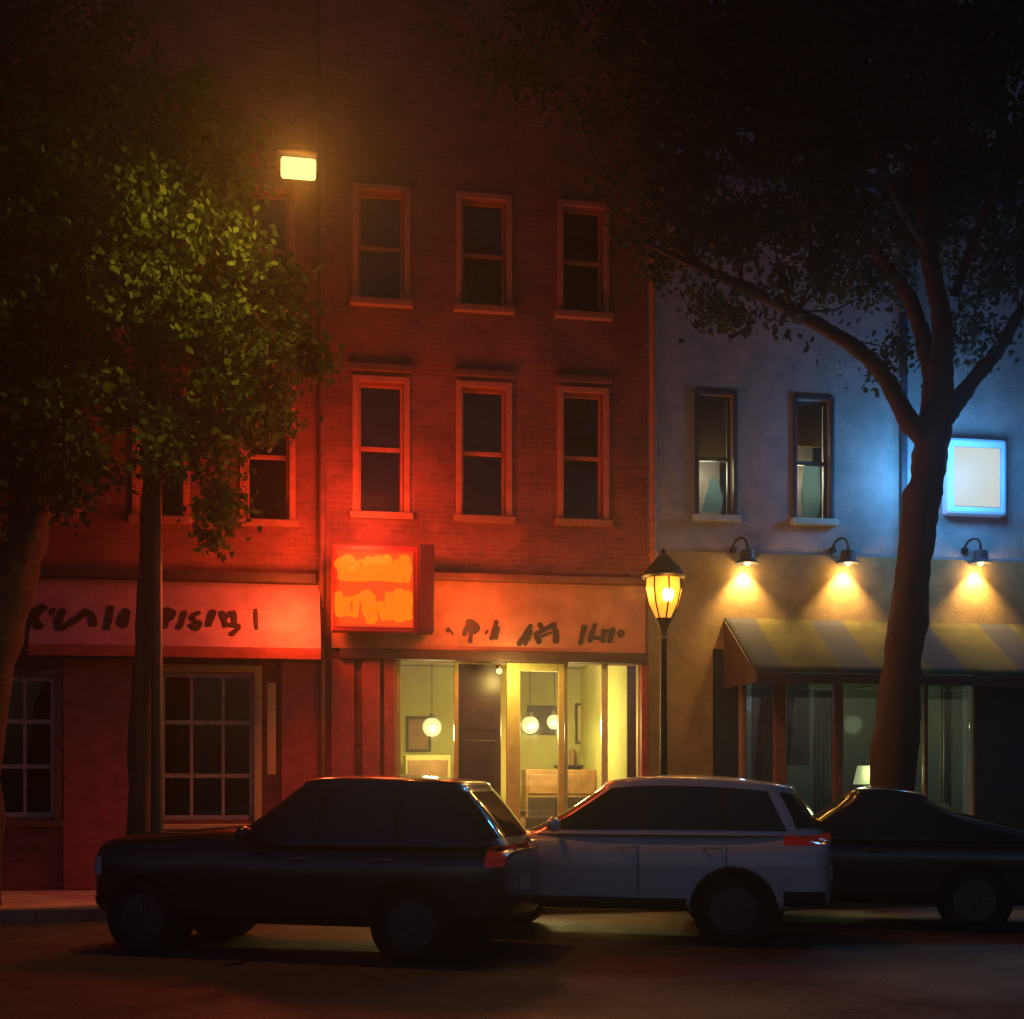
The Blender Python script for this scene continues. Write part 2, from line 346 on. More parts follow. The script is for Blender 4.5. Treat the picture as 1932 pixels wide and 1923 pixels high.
obj('roof', bx(xa, xb-.01, YM+TH+.01, YM+9, zt_m-.2, zt_m), M['cornice'], mid)
obj('rear_wall', wall_mesh(xa, xb-.01, -.2, zt_m-.21, YM+8.7, YM+9, []), M['red_brick'], mid)
for xs_ in (xa, xb-.21): obj('side_wall', bx(xs_, xs_+.2, YM+TH+.01, YM+8.69, -.2, zt_m-.21), M['red_brick'], mid)
# fascia board and cornice over the shop
fz0, fz1 = Z(920, 1228, YM-.1), Z(920, 1098, YM-.1)
obj('fascia', bx(X(625, YM), X(1217, YM)-.02, YM-.10, YM-.001, fz0, fz1), M['fascia'], mid, bevel=.01)
obj('shop_cornice', bx(X(618, YM), X(1219, YM)-.01, YM-.26, YM-.002, fz1+.001, fz1+.10), M['cornice'], mid, bevel=.015)
obj('shop_head', bx(X(640, YM), X(1219, YM)-.02, YM-.16, YM-.002, sz1+.004, fz0-.001), M['dark_wood'], mid, bevel=.01)
for (u0, u1, d) in ((624, 668, .05), (682, 716, .09), (724, 745, .05)): obj('pilaster', bx(X(u0, YM), X(u1, YM), YM-d, YM-.002, KERB, sz1), M['red_trim'], mid, bevel=.012)
obj('pilaster', bx(sx1+.002, xb-.015, YM-.07, YM-.002, KERB, sz1), M['red_trim'], mid, bevel=.012)
# shopfront
ys = YM+.06
bhz = .62
d0, d1 = X(957, YM), X(1066, YM)
sf = bmesh.new()
def post(bm, ua, ub, ya=ys, yb=ys+.07, za=KERB, zb=None): box(bm, X(ua, YM), X(ub, YM), ya, yb, za, zb or sz1-.002)
post(sf, 1137, 1149, za=bhz); post(sf, 1205, 1212, za=bhz); post(sf, 1067, 1073, za=bhz)
shop = obj('shopfront', sf, M['cream_frame'], mid, bevel=.008)
bm = bmesh.new(); post(bm, 749, 757, za=bhz); post(bm, 858, 866, za=bhz); obj('window_post', bm, M['ochre'], shop, bevel=.006)
obj('bulkhead', bx(sx0+.003, X(866, YM), ys-.01, ys+.08, KERB, bhz-.001), M['red_trim'], shop, bevel=.01)
obj('bulkhead', bx(X(1067, YM), sx1-.003, ys-.01, ys+.08, KERB, bhz-.001), M['red_trim'], shop, bevel=.01)
for (u0, u1) in ((757, 858), (1073, 1137), (1149, 1205)):
    obj('pane', bx(X(u0, YM)+.001, X(u1, YM)-.001, ys+.03, ys+.038, bhz+.001, sz1-.003), M['glass'], shop)
bm = bmesh.new(); box(bm, X(867, YM), X(952, YM), ys+.25, ys+.30, KERB, sz1-.003)
for (a, b) in ((.35, 1.0), (1.15, 2.1), (2.25, 2.75)): box(bm, X(877, YM), X(942, YM), ys+.235, ys+.249, KERB+a, KERB+b)
sd = obj('side_door', bm, M['aubergine'], mid, bevel=.01)
bm = bmesh.new(); box(bm, d0, d0+.20, ys-.03, ys+.05, KERB, sz1-.004); box(bm, d1-.09, d1, ys-.03, ys+.05, KERB, sz1-.004); box(bm, d0+.2, d1-.09, ys-.028, ys+.05, sz1-.12, sz1-.004); box(bm, d0+.2, d1-.09, ys-.028, ys+.05, KERB, KERB+.25)
dr = obj('door', bm, M['yellow_frame'], mid, bevel=.01)
obj('pane', bx(d0+.2, d1-.09, ys, ys+.008, KERB+.25, sz1-.12), M['glass'], dr)
bm = bmesh.new(); tube(bm, [(d1-.14, ys-.06, 1.0), (d1-.14, ys-.08, 1.05), (d1-.14, ys-.08, 1.35), (d1-.14, ys-.06, 1.4)], .012); obj('handle', bm, M['chrome'], dr, smooth=True)
# room behind the shopfront
ry0, ry1 = YM+.55, YM+3.4
bm = bmesh.new(); box(bm, sx0-.6, xb-.22, ry1, ry1+.1, KERB, 3.6); box(bm, sx0-.7, sx0-.6, YM+TH+.01, ry1, KERB, 3.6); box(bm, xb-.235, xb-.215, YM+TH+.01, ry1, KERB, 3.6)
inner = obj('shop_interior', bm, M['room'], mid)
obj('shop_ceiling', bx(sx0-.7, sx1+.2, YM+TH+.01, ry1, 3.61, 3.7), M['room'], mid); obj('shop_floor', bx(sx0-.7, sx1+.2, YM+.01, ry1, -.1, KERB-.002), M['table'], mid)
# downpipe at the blue building's edge
bm = bmesh.new(); px = X(1230, YM); tube(bm, [(px, YM-.06, 4.4), (px, YM-.06, 10.5)], .055, 12)
for z in (5, 7, 9): lathe(bm, [(.07, -.04), (.07, .04)], (px, YM-.06, z), seg=14)
obj('downpipe', bm, M['copper'], mid, smooth=True)

# amber door lamp
t = thing('door_lamp', 'small amber lamp above the left edge of the yellow door frame', 'wall lamp', (X(941, YM-.2), YM-.16, Z(941, 1262, YM-.2)))
bm = bmesh.new(); lathe(bm, [(.035, .05), (.05, .03), (.045, -.0)], (0, -.07, 0), 'z', 16); box(bm, -.015, .015, -.07, .0, .03, .05); obj('bracket', bm, M['iron'], t, smooth=True)
bm = bmesh.new(); bmesh.ops.create_uvsphere(bm, u_segments=14, v_segments=10, radius=.045); bmesh.ops.translate(bm, verts=bm.verts, vec=(0, -.07, -.035)); obj('bulb', bm, M['globe'], t, smooth=True)
lamp('lamp_light', 'POINT', (.12, -.3, -.10), (1, .74, .18), 30, t, .05)

# ---------------- left building
YL = 18.76
lx1 = xa-.01; lx0 = lx1-13
left = thing('red_shop_building', 'dark red brick building at far left behind the trees with pink awning', 'building')
step = 1.46; a0, b0 = X(464, YL), X(546, YL)
lh = []
for k in range(6):
    lh += [(a0-k*step, b0-k*step, 5.32, 7.15), (a0-k*step, b0-k*step, 8.35, 9.95)]
zt_l = 13.6
swins = [(X(300, YL), X(480, YL), Z(390, 1548, YL), Z(390, 1268, YL)), (X(-75, YL), X(104, YL), Z(50, 1543, YL), Z(50, 1275, YL))]
obj('wall', wall_mesh(lx0, lx1, -.2, zt_l, YL, YL+TH, lh+swins), M['red_brick_left'], left)
for h in lh: window(left, *h, YL, M['red_case'], None, M['sill_r'])
obj('cornice', bx(lx0, lx1-.01, YL-.3, YL+TH, zt_l+.001, zt_l+.25), M['cornice'], left, bevel=.02)
obj('roof', bx(lx0, lx1-.01, YL+TH+.01, YL+9, zt_l-.2, zt_l), M['cornice'], left)
obj('rear_wall', bx(lx0, lx1-.01, YL+8.8, YL+9, -.2, zt_l-.21), M['red_brick_left'], left)
for xs_ in (lx0, lx1-.2): obj('side_wall', bx(xs_, xs_+.19, YL+TH+.01, YL+8.79, -.2, zt_l-.21), M['red_brick_left'], left)
bm = bmesh.new(); box(bm, lx0, X(612, YL)-.12, YL-.2, YL-.002, Z(350, 1097, YL), Z(350, 1080, YL)); obj('shop_cornice', bm, M['dark_wood'], left, bevel=.01)
def paned(parent, x0, x1, z0, z1, yf, nx, zrows, fr, cas):
    bm = bmesh.new(); y0, y1 = yf+.06, yf+.12; s = .07
    box(bm, x0, x0+s, y0, y1, z0, z1); box(bm, x1-s, x1, y0, y1, z0, z1); box(bm, x0+s, x1-s, y0+.002, y1, z1-s, z1); box(bm, x0+s, x1-s, y0+.002, y1, z0, z0+s)
    for i in range(1, nx): x = x0+(x1-x0)*i/nx; box(bm, x-.022, x+.022, y0+.01, y1-.01, z0+s, z1-s)
    for fz in zrows: z = z0+(z1-z0)*fz; box(bm, x0+s, x1-s, y0+.004, y1-.004, z-.03, z+.03)
    w = obj('shop_window', bm, fr, parent, bevel=.006)
    obj('pane', bx(x0+.01, x1-.01, y0+.03, y0+.036, z0+.01, z1-.01), M['dark_glass'], w)
    bm = bmesh.new(); box(bm, x1, x1+.10, yf-.05, yf+.02, z0-.05, z1+.1); box(bm, x0-.10, x0, yf-.05, yf+.02, z0-.05, z1+.1); box(bm, x0, x1, yf-.048, yf+.02, z1, z1+.1)
    obj('casing', bm, cas, w, bevel=.006)
    obj('sill', bx(x0-.12, x1+.12, yf-.12, yf+.055, z0-.12, z0-.051), cas, w, bevel=.01)
    obj('room', bx(x0-.2, x1+.2, yf+1.4, yf+1.5, z0-.2, z1+.2), M['room_dark'], w)
    return w
w1 = paned(left, *swins[0], YL, 3, (.30, .66), M['pale_frame'], M['ochre'])
paned(left, *swins[1], YL, 3, (.36, .68), M['pale_frame'], M['skirt_brown'])
obj('shutter', bx(X(504, YL), X(520, YL), YL-.16, YL-.13, Z(510, 1462, YL), Z(510, 1290, YL)), M['ochre'], left, bevel=.01)
for (u0, u1) in ((120, 250), (530, 602)): obj('pilaster', bx(X(u0, YL), X(u1, YL), YL-.06, YL-.001, KERB, Z(300, 1246, YL)), M['red_trim'], left, bevel=.015)
bm = bmesh.new(); px = X(607, YL); tube(bm, [(px, YL-.07, .2), (px, YL-.07, 13.2)], .045, 12); obj('downpipe', bm, M['cornice'], left, smooth=True)

# pink awning over the left shop
at, ab = Vector((0, YL-.04, Z(340, 1098, YL-.04))), Vector((0, YL-.62, Z(340, 1219, YL-.62)))
ax0, ax1 = X(62, YL-.3), X(604, YL-.3)
awn = thing('shop_awning', 'long dusty pink box awning with dark painted letters on the left shop', 'awning')
bm = bmesh.new()
v = [[bm.verts.new((x, p.y, p.z)) for p in (at, ab, Vector((0, ab.y+.05, ab.z)), Vector((0, at.y, at.z-.06)))] for x in (ax0, ax1)]
for i in range(4): bm.faces.new((v[0][i], v[1][i], v[1][(i+1) % 4], v[0][(i+1) % 4]))
bm.faces.new(v[0]); bm.faces.new(v[1])
for x in (ax0, ax1):
    s = .006 if x == ax0 else -.006
    vv = [bm.verts.new((x+s, *q)) for q in ((at.y, at.z-.065), (ab.y+.052, ab.z-.005), (at.y, ab.z-.005))]
    ww = [bm.verts.new((x-s, *q)) for q in ((at.y, at.z-.065), (ab.y+.052, ab.z-.005), (at.y, ab.z-.005))]
    bm.faces.new(vv); bm.faces.new(ww[::-1])
    for i in range(3): bm.faces.new((vv[i], vv[(i+1) % 3], ww[(i+1) % 3], ww[i]))
obj('canvas', bm, M['awn_l'], awn)
bm = bmesh.new(); nseg = 60
for i in range(nseg):
    xq0, xq1 = ax0+(ax1-ax0)*i/nseg, ax0+(ax1-ax0)*(i+1)/nseg; dy = 0
    box(bm, xq0, xq1, ab.y-.012+dy, ab.y+.004+dy, ab.z-.15, ab.z-.002)
obj('valance', bm, M['valance'], awn)
nr = Vector((0, -(at.z-ab.z), at.y-ab.y)).normalized()
if nr.y > 0: nr = -nr
L_ST = [([(140,215),(100,250),(88,300),(120,335)],58), ([(208,225),(196,255)],28), ([(268,235),(240,300),(250,345)],46), ([(258,343),(340,300),(410,238)],42), ([(408,236),(452,270),(460,322)],42),
        ([(570,215),(560,280),(545,345)],38), ([(662,228),(628,308),(662,325),(675,240)],32), ([(927,228),(918,280),(908,338)],40), ([(930,232),(968,244),(945,290)],28), ([(1032,245),(1020,295),(998,345)],32),
        ([(1122,248),(1082,272),(1100,300),(1132,318),(1104,350),(1075,325)],30), ([(1212,243),(1185,325)],40), ([(1268,248),(1292,330)],32), ([(1285,282),(1338,245),(1346,310)],30), ([(1292,325),(1374,335),(1330,382)],30), ([(1480,232),(1485,350)],22)]
bm = bmesh.new()
for i, (pts, w) in enumerate(L_ST):
    pp = [hit((40+a/3.22)*.966, (1120+b/3.22)*.966, at+nr*.004, nr) for a, b in pts]
    ribbon(bm, pp, w/3.22*.966/135, nr, .003+.0006*i)
    if i in (7, 14, 15): obj('lettering', bm, M['letter'], awn); bm = bmesh.new()

# lettering on the middle fascia
R_ST = [([(165,232)],46), ([(190,245),(203,272)],18), ([(350,155),(330,215),(308,272)],46), ([(360,155),(430,208),(385,255)],48), ([(375,205),(360,335)],40), ([(516,238),(500,266)],22), ([(596,160),(575,240),(552,308)],40), ([(606,215),(592,306)],38),
        ([(905,195),(850,280),(798,360)],44), ([(905,245),(852,362)],40), ([(985,185),(1010,225)],46), ([(950,268),(976,345)],46), ([(962,262),(1030,230),(1095,188)],38), ([(1112,178),(1100,215)],44), ([(1130,240),(1126,338)],48), ([(1000,292),(1100,252)],20),
        ([(1385,205),(1350,350)],44), ([(1480,185),(1435,330)],46), ([(1445,297),(1540,310)],32), ([(1562,240),(1550,330)],44), ([(1640,230),(1615,330)],48), ([(1560,248),(1640,236)],28), ([(1690,262),(1712,240),(1738,262),(1712,288),(1692,266)],24)]
bm = bmesh.new(); nf = Vector((0, -1, 0)); pf = Vector((0, YM-.104, 0))
for i, (pts, w) in enumerate(R_ST):
    pp = [hit((840+a/4.6)*.966, (1180+b/4.6)*.966, pf, nf) for a, b in pts]
    ribbon(bm, pp, w/4.6*.966/129, nf, .004+.0006*i)
    if i in (7, 15, 22): obj('lettering', bm, M['letter'], mid); bm = bmesh.new()

# lit box sign
sign = thing('lit_box_sign', 'glowing orange box sign with two rows of letters above the shop window', 'sign')
SY = YM-.55
bx0, bx1, bz0, bz1 = X(630, SY), X(786, SY), Z(705, 1188, SY), Z(705, 1036, SY)
obj('cabinet', bx(bx0-.03, bx1+.03, SY, YM-.30, bz0-.03, bz1+.05), M['case_red'], sign, bevel=.015)
obj('lit_face', bx(bx0+.02, bx1-.04, SY-.012, SY-.002, bz0+.03, bz1-.02), M['sign_back'], sign)
obj('side_fin', bx(X(790, SY), X(819, SY), SY-.05, YM-.2, Z(800, 1193, SY), Z(800, 1028, SY)), M['fin'], sign, bevel=.012)
obj('bracket', bx(bx0+.3, bx1-.3, YM-.30, YM-.10, (bz0+bz1)/2-.05, (bz0+bz1)/2+.05), M['dark_wood'], sign)
bm = bmesh.new(); ps = Vector((0, SY-.013, 0))
G = [([(310,470),(420,400),(520,470),(420,600),(350,560)],120), ([(560,640),(640,430),(690,600)],90), ([(740,400),(770,640)],110), ([(870,380),(900,640)],110), ([(1000,380),(1010,650)],130), ([(1150,440),(1140,650)],110), ([(1250,380),(1300,500),(1260,670)],120), ([(340,640),(800,640),(1300,660)],110), ([(600,540),(1250,520)],90),
     ([(310,900),(330,1180)],110), ([(400,980),(540,960)],60), ([(420,1170),(560,1190)],70), ([(565,930),(555,1180)],70), ([(700,920),(740,1100),(790,1260)],150), ([(800,920),(830,1200)],60), ([(900,1060),(980,1220)],110), ([(1030,900),(1060,1240)],90), ([(1190,900),(1190,1230)],150), ([(1310,900),(1320,1230)],100), ([(430,960),(450,1190)],60)]
for i, (pts, w) in enumerate(G):
    pp = [hit((620+a/7.43)*.966, (1040+b/7.43)*.966, ps, nf) for a, b in pts]
    ribbon(bm, pp, w/7.43*.966/135*1.25, nf, .004+.0006*i)
obj('lit_lettering', bm, M['sign_glyph'], sign)
bm = bmesh.new(); ps2 = Vector((0, YM-.104, 0))
for i, a in enumerate(range(440, 1340, 75)):
    pp = [hit((620+q/7.43)*.966, (1040+w/7.43)*.966, ps2, nf) for q, w in ((a, 1415+random.randint(-12, 12)), (a+45, 1455+random.randint(-12, 12)))]
    ribbon(bm, pp, .055, nf, .003+.0006*i)
obj('small_lettering', bm, M['letter'], sign)
SC = (bx0+bx1)/2
lamp('sign_glow', 'AREA', (SC, SY-.02, (bz0+bz1)/2), (1, .13, .015), 30, sign, rot=(R(90), 0, 0)).data.size = 1.0
lamp('sign_glow', 'POINT', (SC-.15, SY-.50, bz1+.25), (1, .09, .028), 180, sign, .3)
lamp('sign_glow', 'POINT', (bx1+.75, SY-.35, bz0+.35), (1, .14, .015), 70, sign, .2)
lamp('sign_glow', 'POINT', (bx0-.55, SY-.35, bz0+.35), (1, .12, .02), 125, sign, .2)

# ---------------- blue building
YB = 18.8
blue = thing('blue_building', 'blue grey rendered building on the right with olive awning and wall lamps', 'building')
bxa, bxb = xb, xb+14
bz2 = (5.63, 7.45); zt_b = 10.6
bw = [(X(1318, YB), X(1383, YB), *bz2), (X(1503, YB), X(1566, YB), *bz2)]
bw3 = [(a, b, 8.35, 9.75) for a, b, _, _ in bw]
sfo = (X(1405, YB), X(1835, YB), KERB-.2, Z(1600, 1240, YB)); sdo = (X(1344, YB), X(1398, YB), KERB-.2, Z(1370, 1225, YB))
extra = [(x, x+.55, *bz2) for x in (X(2060, YB), X(2240, YB), X(2420, YB))]
obj('wall', wall_mesh(bxa, bxb, -.2, zt_b, YB, YB+TH, bw+[sfo, sdo]+extra), M['blue_wall'], blue)
for i, h in enumerate(bw+extra):
    w = window(blue, *h, YB, M['navy'], None, M['sill_b'], cw=.06, rail=.48)
    if i < 2:
        obj('blind', bx(h[0]+.06, h[1]-.05, YB+.2, YB+.21, h[2]+(.92 if i == 0 else 1.15), h[3]-.1), M['blind'], w)
        bm = bmesh.new(); ya = YB+.19
        if i == 0: pts = [(.12, .08), (.42, .08), (.46, .35), (.33, .62), (.25, .6), (.16, .3)]
        else: pts = [(.17, .05), (.40, .03), (.47, .30), (.45, .93), (.20, .84), (.15, .5)]
        f = [bm.verts.new((h[0]+a, ya, h[2]+b)) for a, b in pts]; g = [bm.verts.new((h[0]+a, ya+.01, h[2]+b)) for a, b in pts]
        bm.faces.new(f); bm.faces.new(g[::-1])
        for k in range(len(f)): bm.faces.new((f[k], f[(k+1) % len(f)], g[(k+1) % len(f)], g[k]))
        obj('curtain', bm, M['drape'], w)
        lamp('blind_backlight', 'POINT', ((h[0]+h[1])/2, YB+.62, h[2]+.75), (1, .86, .62), 130, w, .2)  # unseen light added behind the blind and curtain so they show
gz = Z(1500, 1047, YB)
obj('lower_facade', wall_mesh(bxa+.03, bxb-.01, KERB, gz, YB-.025, YB-.001, [sfo, sdo]), M['tan_wall'], blue)
obj('cornice', bx(bxa+.01, bxb, YB-.25, YB+TH, zt_b+.001, zt_b+.25), M['navy'], blue, bevel=.02)
obj('roof', bx(bxa+.01, bxb, YB+TH+.01, YB+9, zt_b-.2, zt_b), M['navy'], blue)
obj('rear_wall', bx(bxa+.01, bxb, YB+8.8, YB+9, -.2, zt_b-.21), M['blue_wall'], blue)
for xs_ in (bxa+.01, bxb-.2): obj('side_wall', bx(xs_, xs_+.19, YB+TH+.01, YB+8.79, -.2, zt_b-.21), M['blue_wall'], blue)
bm = bmesh.new(); px = X(1702, YB); box(bm, px-.05, px+.05, YB-.09, YB-.001, 4.9, 10.4); obj('downpipe', bm, M['navy'], blue, bevel=.01)
# shopfront of the blue building
yb = YB+.05
bm = bmesh.new()
for (ua, ub) in ((1462, 1484), (1575, 1592), (1690, 1706), (1745, 1752)): box(bm, X(ua, YB), X(ub, YB), yb-.04, yb+.06, KERB, sfo[3]-.002)
box(bm, sfo[0]+.002, sfo[0]+.05, yb, yb+.05, KERB, sfo[3]-.002)
sf2 = obj('shopfront', bm, M['brown_post'], blue, bevel=.01)
obj('bulkhead', bx(sfo[0]+.05, sfo[1]-.002, yb+.001, yb+.045, KERB, .6), M['navy'], sf2)
edges = [1411, 1462, 1484, 1575, 1592, 1690, 1706, 1745, 1752, 1834]
for a, b in zip(edges[::2], edges[1::2]):
    obj('pane', bx(X(a, YB)+.002, X(b, YB)-.002, yb+.02, yb+.027, .602, sfo[3]-.004), M['glass'], sf2)
bm = bmesh.new(); box(bm, sdo[0]+.002, sdo[1]-.002, YB+.12, YB+.17, KERB, sdo[3]-.002)
for k in range(6): box(bm, sdo[0]+.08, sdo[1]-.08, YB+.105, YB+.119, KERB+.3+k*.45, KERB+.55+k*.45)
obj('side_door', bm, M['navy'], blue, bevel=.01)
bm = bmesh.new(); box(bm, sfo[0]-.1, sfo[1]+.1, YB+3, YB+3.1, KERB, 3.7); box(bm, sfo[0]-.2, sfo[0]-.1, YB+TH+.01, YB+3, KERB, 3.7); box(bm, sfo[1]+.1, sfo[1]+.2, YB+TH+.01, YB+3, KERB, 3.7); box(bm, sfo[0]-.1, sfo[1]+.1, YB+TH+.01, YB+3, 3.71, 3.8)
obj('shop_interior', bm, M['room_teal'], blue)
obj('wall_panel', bx(X(1838, YB), X(2020, YB), YB-.05, YB-.001, KERB, Z(1880, 1285, YB)), M['navy'], blue, bevel=.01)
lamp('shop_lamp', 'POINT', (X(1440, YB+1.2), YB+1.6, 2.9), (.45, .65, 1), 22, blue, .15)
lamp('shop_lamp', 'POINT', (X(1640, YB+1.2), YB+1.8, 2.6), (.75, 1, .55), 14, blue, .15)
lamp('shop_lamp', 'POINT', (X(1800, YB+1.2), YB+1.6, 2.6), (.9, .9, .45), 9, blue, .15)

def drape(u0, u1, y, z0, z1, m, label):
    x0, x1 = X(u0, y), X(u1, y); bm = bmesh.new(); n_ = 28
    top = [bm.verts.new((x0+(x1-x0)*i/n_, y+.03*math.sin(i*1.15), z1)) for i in range(n_+1)]; bot = [bm.verts.new((x0+(x1-x0)*i/n_+.02*math.sin(i), y+.05*math.sin(i*1.15+.3), z0)) for i in range(n_+1)]
    for i in range(n_): bm.faces.new((bot[i], bot[i+1], top[i+1], top[i]))
    o = obj('curtain', bm, m, smooth=True); sd_ = o.modifiers.new('solid', 'SOLIDIFY'); sd_.thickness = .01
    tag(o, label, 'curtain', 'curtains hanging inside the right shop')
CB = mat('blue_grey_curtain', (.30, .38, .58), .9, .25, 4); CG = mat('grey_green_curtain', (.30, .36, .30), .9, .3, 4); CY = mat('pale_yellow_curtain', (.62, .58, .34), .9, .25, 4)
drape(1418, 1460, YB+.9, 1.4, 3.2, CB, 'blue grey curtain behind the leftmost right-shop pane')
drape(1486, 1528, YB+.9, 1.9, 3.2, CB, 'short blue grey curtain between the two red brown posts')
drape(1536, 1572, YB+1.0, .9, 3.1, CG, 'grey green curtain beside the second red brown post')
drape(1776, 1806, YB+.9, 1.3, 3.2, CY, 'pale yellow curtain right of the tree trunk')
t = thing('table_lamp', 'small glowing table lamp behind the pane left of the trunk', 'table lamp', (X(1632, YB+1.1), YB+1.1, KERB))
bm = bmesh.new(); lathe(bm, [(.28, 0), (.28, .9), (.3, .92), (.3, .95)], seg=24); obj('stand', bm, M['dark_wood'], t, smooth=True)
bm = bmesh.new(); lathe(bm, [(.10, .952), (.03, .99), (.03, 1.45)], seg=16); obj('lamp_base', bm, M['ochre'], t, smooth=True)
bm = bmesh.new(); lathe(bm, [(.19, 1.45), (.12, 1.75)], seg=24); obj('lamp_shade', bm, mat('lit_lamp_shade', (.5, .5, .3), .8, emit=(.75, .80, .42), estr=.55), t, smooth=True)
lamp('lamp_light', 'POINT', (0, -.35, 1.7), (.9, 1, .5), 10, t, .1)

# olive awning
m = M['awn_r']; n, l = m.node_tree.nodes, m.node_tree.links; b = n['Principled BSDF']; prev = b.inputs['Base Color'].links[0].from_socket
tc = n.new('ShaderNodeTexCoord'); sp = n.new('ShaderNodeSeparateXYZ'); l.new(tc.outputs['Object'], sp.inputs[0])
PER = (X(1850, YB)-X(1370, YB))/3
def mth(op, a, bb, **k):
    q = n.new('ShaderNodeMath'); q.operation = op
    (l.new(a, q.inputs[0]) if not isinstance(a, (int, float)) else setattr(q.inputs[0], 'default_value', a)); q.inputs[1].default_value = bb; return q.outputs[0]
fr = mth('FRACT', mth('DIVIDE', mth('SUBTRACT', sp.outputs[0], X(1362, YB)), PER), 0)
mr = n.new('ShaderNodeMapRange'); l.new(fr, mr.inputs[0]); mr.inputs[1].default_value = .36; mr.inputs[2].default_value = .38; mr.inputs[3].default_value = 1; mr.inputs[4].default_value = 0
mx = n.new('ShaderNodeMix'); mx.data_type = 'RGBA'; l.new(mr.outputs[0], mx.inputs['Factor']); l.new(prev, mx.inputs['A']); mx.inputs['B'].default_value = (.036, .039, .052, 1)
l.new(mx.outputs['Result'], b.inputs['Base Color'])
aw2 = thing('olive_awning', 'sloping olive canvas awning over the right shop under the wall lamps', 'awning')
ayf = YB-1.35
tz, bz = Z(1500, 1170, YB), Z(1500, 1268, ayf)
wx0, wx1 = X(1366, YB), X(2500, YB)
bm = bmesh.new(); nn = 90
rows = []
for j in range(9):
    s = j/8; row = []
    for i in range(nn+1):
        x = wx0+(wx1-wx0)*i/nn; sag = -.035*math.sin(math.pi*s)*abs(math.sin(math.pi*(x-wx0)/1.05))
        row.append(bm.verts.new((x, (YB-.02)*(1-s)+ayf*s, tz*(1-s)+bz*s+sag)))
    rows.append(row)
for r0, r1 in zip(rows, rows[1:]):
    for i in range(nn): bm.faces.new((r0[i], r0[i+1], r1[i+1], r1[i]))
cv = obj('canvas', bm, M['awn_r'], aw2, smooth=True); so = cv.modifiers.new('solid', 'SOLIDIFY'); so.thickness = .012
obj('front_bar', bx(wx0, wx1, ayf-.02, ayf+.03, bz-.16, bz-.014), M['dark_wood'], aw2, bevel=.01)
bm = bmesh.new()
for x in (wx0+.01, X(1700, ayf), X(2100, ayf)):
    tube(bm, [(x, YB-.03, tz-.05), (x, ayf+.05, bz-.05)], .022, 8); tube(bm, [(x, YB-.03, bz-.1), (x, ayf+.05, bz-.1)], .02, 8)
obj('support_arm', bm, M['dark_wood'], aw2)
bm = bmesh.new(); vv = [bm.verts.new(q) for q in ((wx0-.004, YB-.03, tz-.02), (wx0-.004, ayf, bz-.02), (wx0-.004, ayf, bz-.15), (wx0-.004, YB-.03, bz-.15))]; bm.faces.new(vv)
e = obj('end_panel', bm, M['dark_wood'], aw2); so = e.modifiers.new('solid', 'SOLIDIFY'); so.thickness = .01

# gooseneck wall lamps
def gooseneck(u, label):
    yl = YB-.21
    x = X(u, yl); z = Z(u, 1062, yl)
    t = thing('gooseneck_lamp', label, 'wall lamp', (x, YB, z), 0, 'gooseneck lamps over the olive awning')
    bm = bmesh.new(); lathe(bm, [(.055, -.02), (.055, .0)], (-.16, -.011, .22), 'y', 16)
    tube(bm, [(-.16, -.01, .22), (-.17, -.06, .28), (-.15, -.12, .345), (-.10, -.17, .375), (-.05, -.20, .365), (-.015, -.21, .32), (0, -.21, .25), (0, -.21, .16)], .02, 10); obj('arm', bm, M['iron'], t, smooth=True)
    bm = bmesh.new(); pr = [(.03, .20), (.10, .18), (.115, .05), (.185, -.01), (.18, -.015), (.108, .04), (.08, .14), (.02, .17)]
    lathe(bm, pr, (0, -.21, 0), 'z', 28); obj('shade', bm, M['navy'], t, smooth=True)
    bm = bmesh.new(); bmesh.ops.create_uvsphere(bm, u_segments=16, v_segments=10, radius=.05)
    bmesh.ops.translate(bm, verts=bm.verts, vec=(0, -.21, .0)); obj('bulb', bm, M['goose_bulb'], t, smooth=True)
    lamp('lamp_light', 'SPOT', (0, -.15, -.03), (1, .58, .16), 330, t, .03, (R(2), 0, 0), 100, .75)
    lamp('lamp_light', 'POINT', (0, -.15, -.16), (1, .60, .18), 15, t, .05)
gooseneck(1410, 'gooseneck wall lamp nearest the lantern street lamp')
gooseneck(1600, 'gooseneck wall lamp just left of the right tree trunk')
gooseneck(1850, 'gooseneck wall lamp right of the tree trunk under the white light box')

# glowing light box
lb = thing('light_box', 'glowing white square light box on the blue wall behind the trunk', 'light box')
ly = YB-.22
lx0_, lx1_, lz0, lz1 = X(1800, ly), X(1886, ly), Z(1840, 956, ly), Z(1840, 845, ly)
obj('cabinet', bx(lx0_-.10, lx1_+.13, ly, YB-.002, lz0-.12, lz1+.15), M['blue_frame'], lb, bevel=.05)
obj('lit_face', bx(lx0_, lx1_, ly-.02, ly-.001, lz0, lz1), M['white_glow'], lb, bevel=.01)
lc = (lx0_+lx1_)/2
lamp('box_glow', 'POINT', (lc-.2, ly-.6, (lz0+lz1)/2), (.09, .46, 1), 95, lb, .3)
lamp('box_glow', 'POINT', (lx0_-.75, ly-.6, (lz0+lz1)/2-.05), (.10, .52, 1), 75, lb, .2)

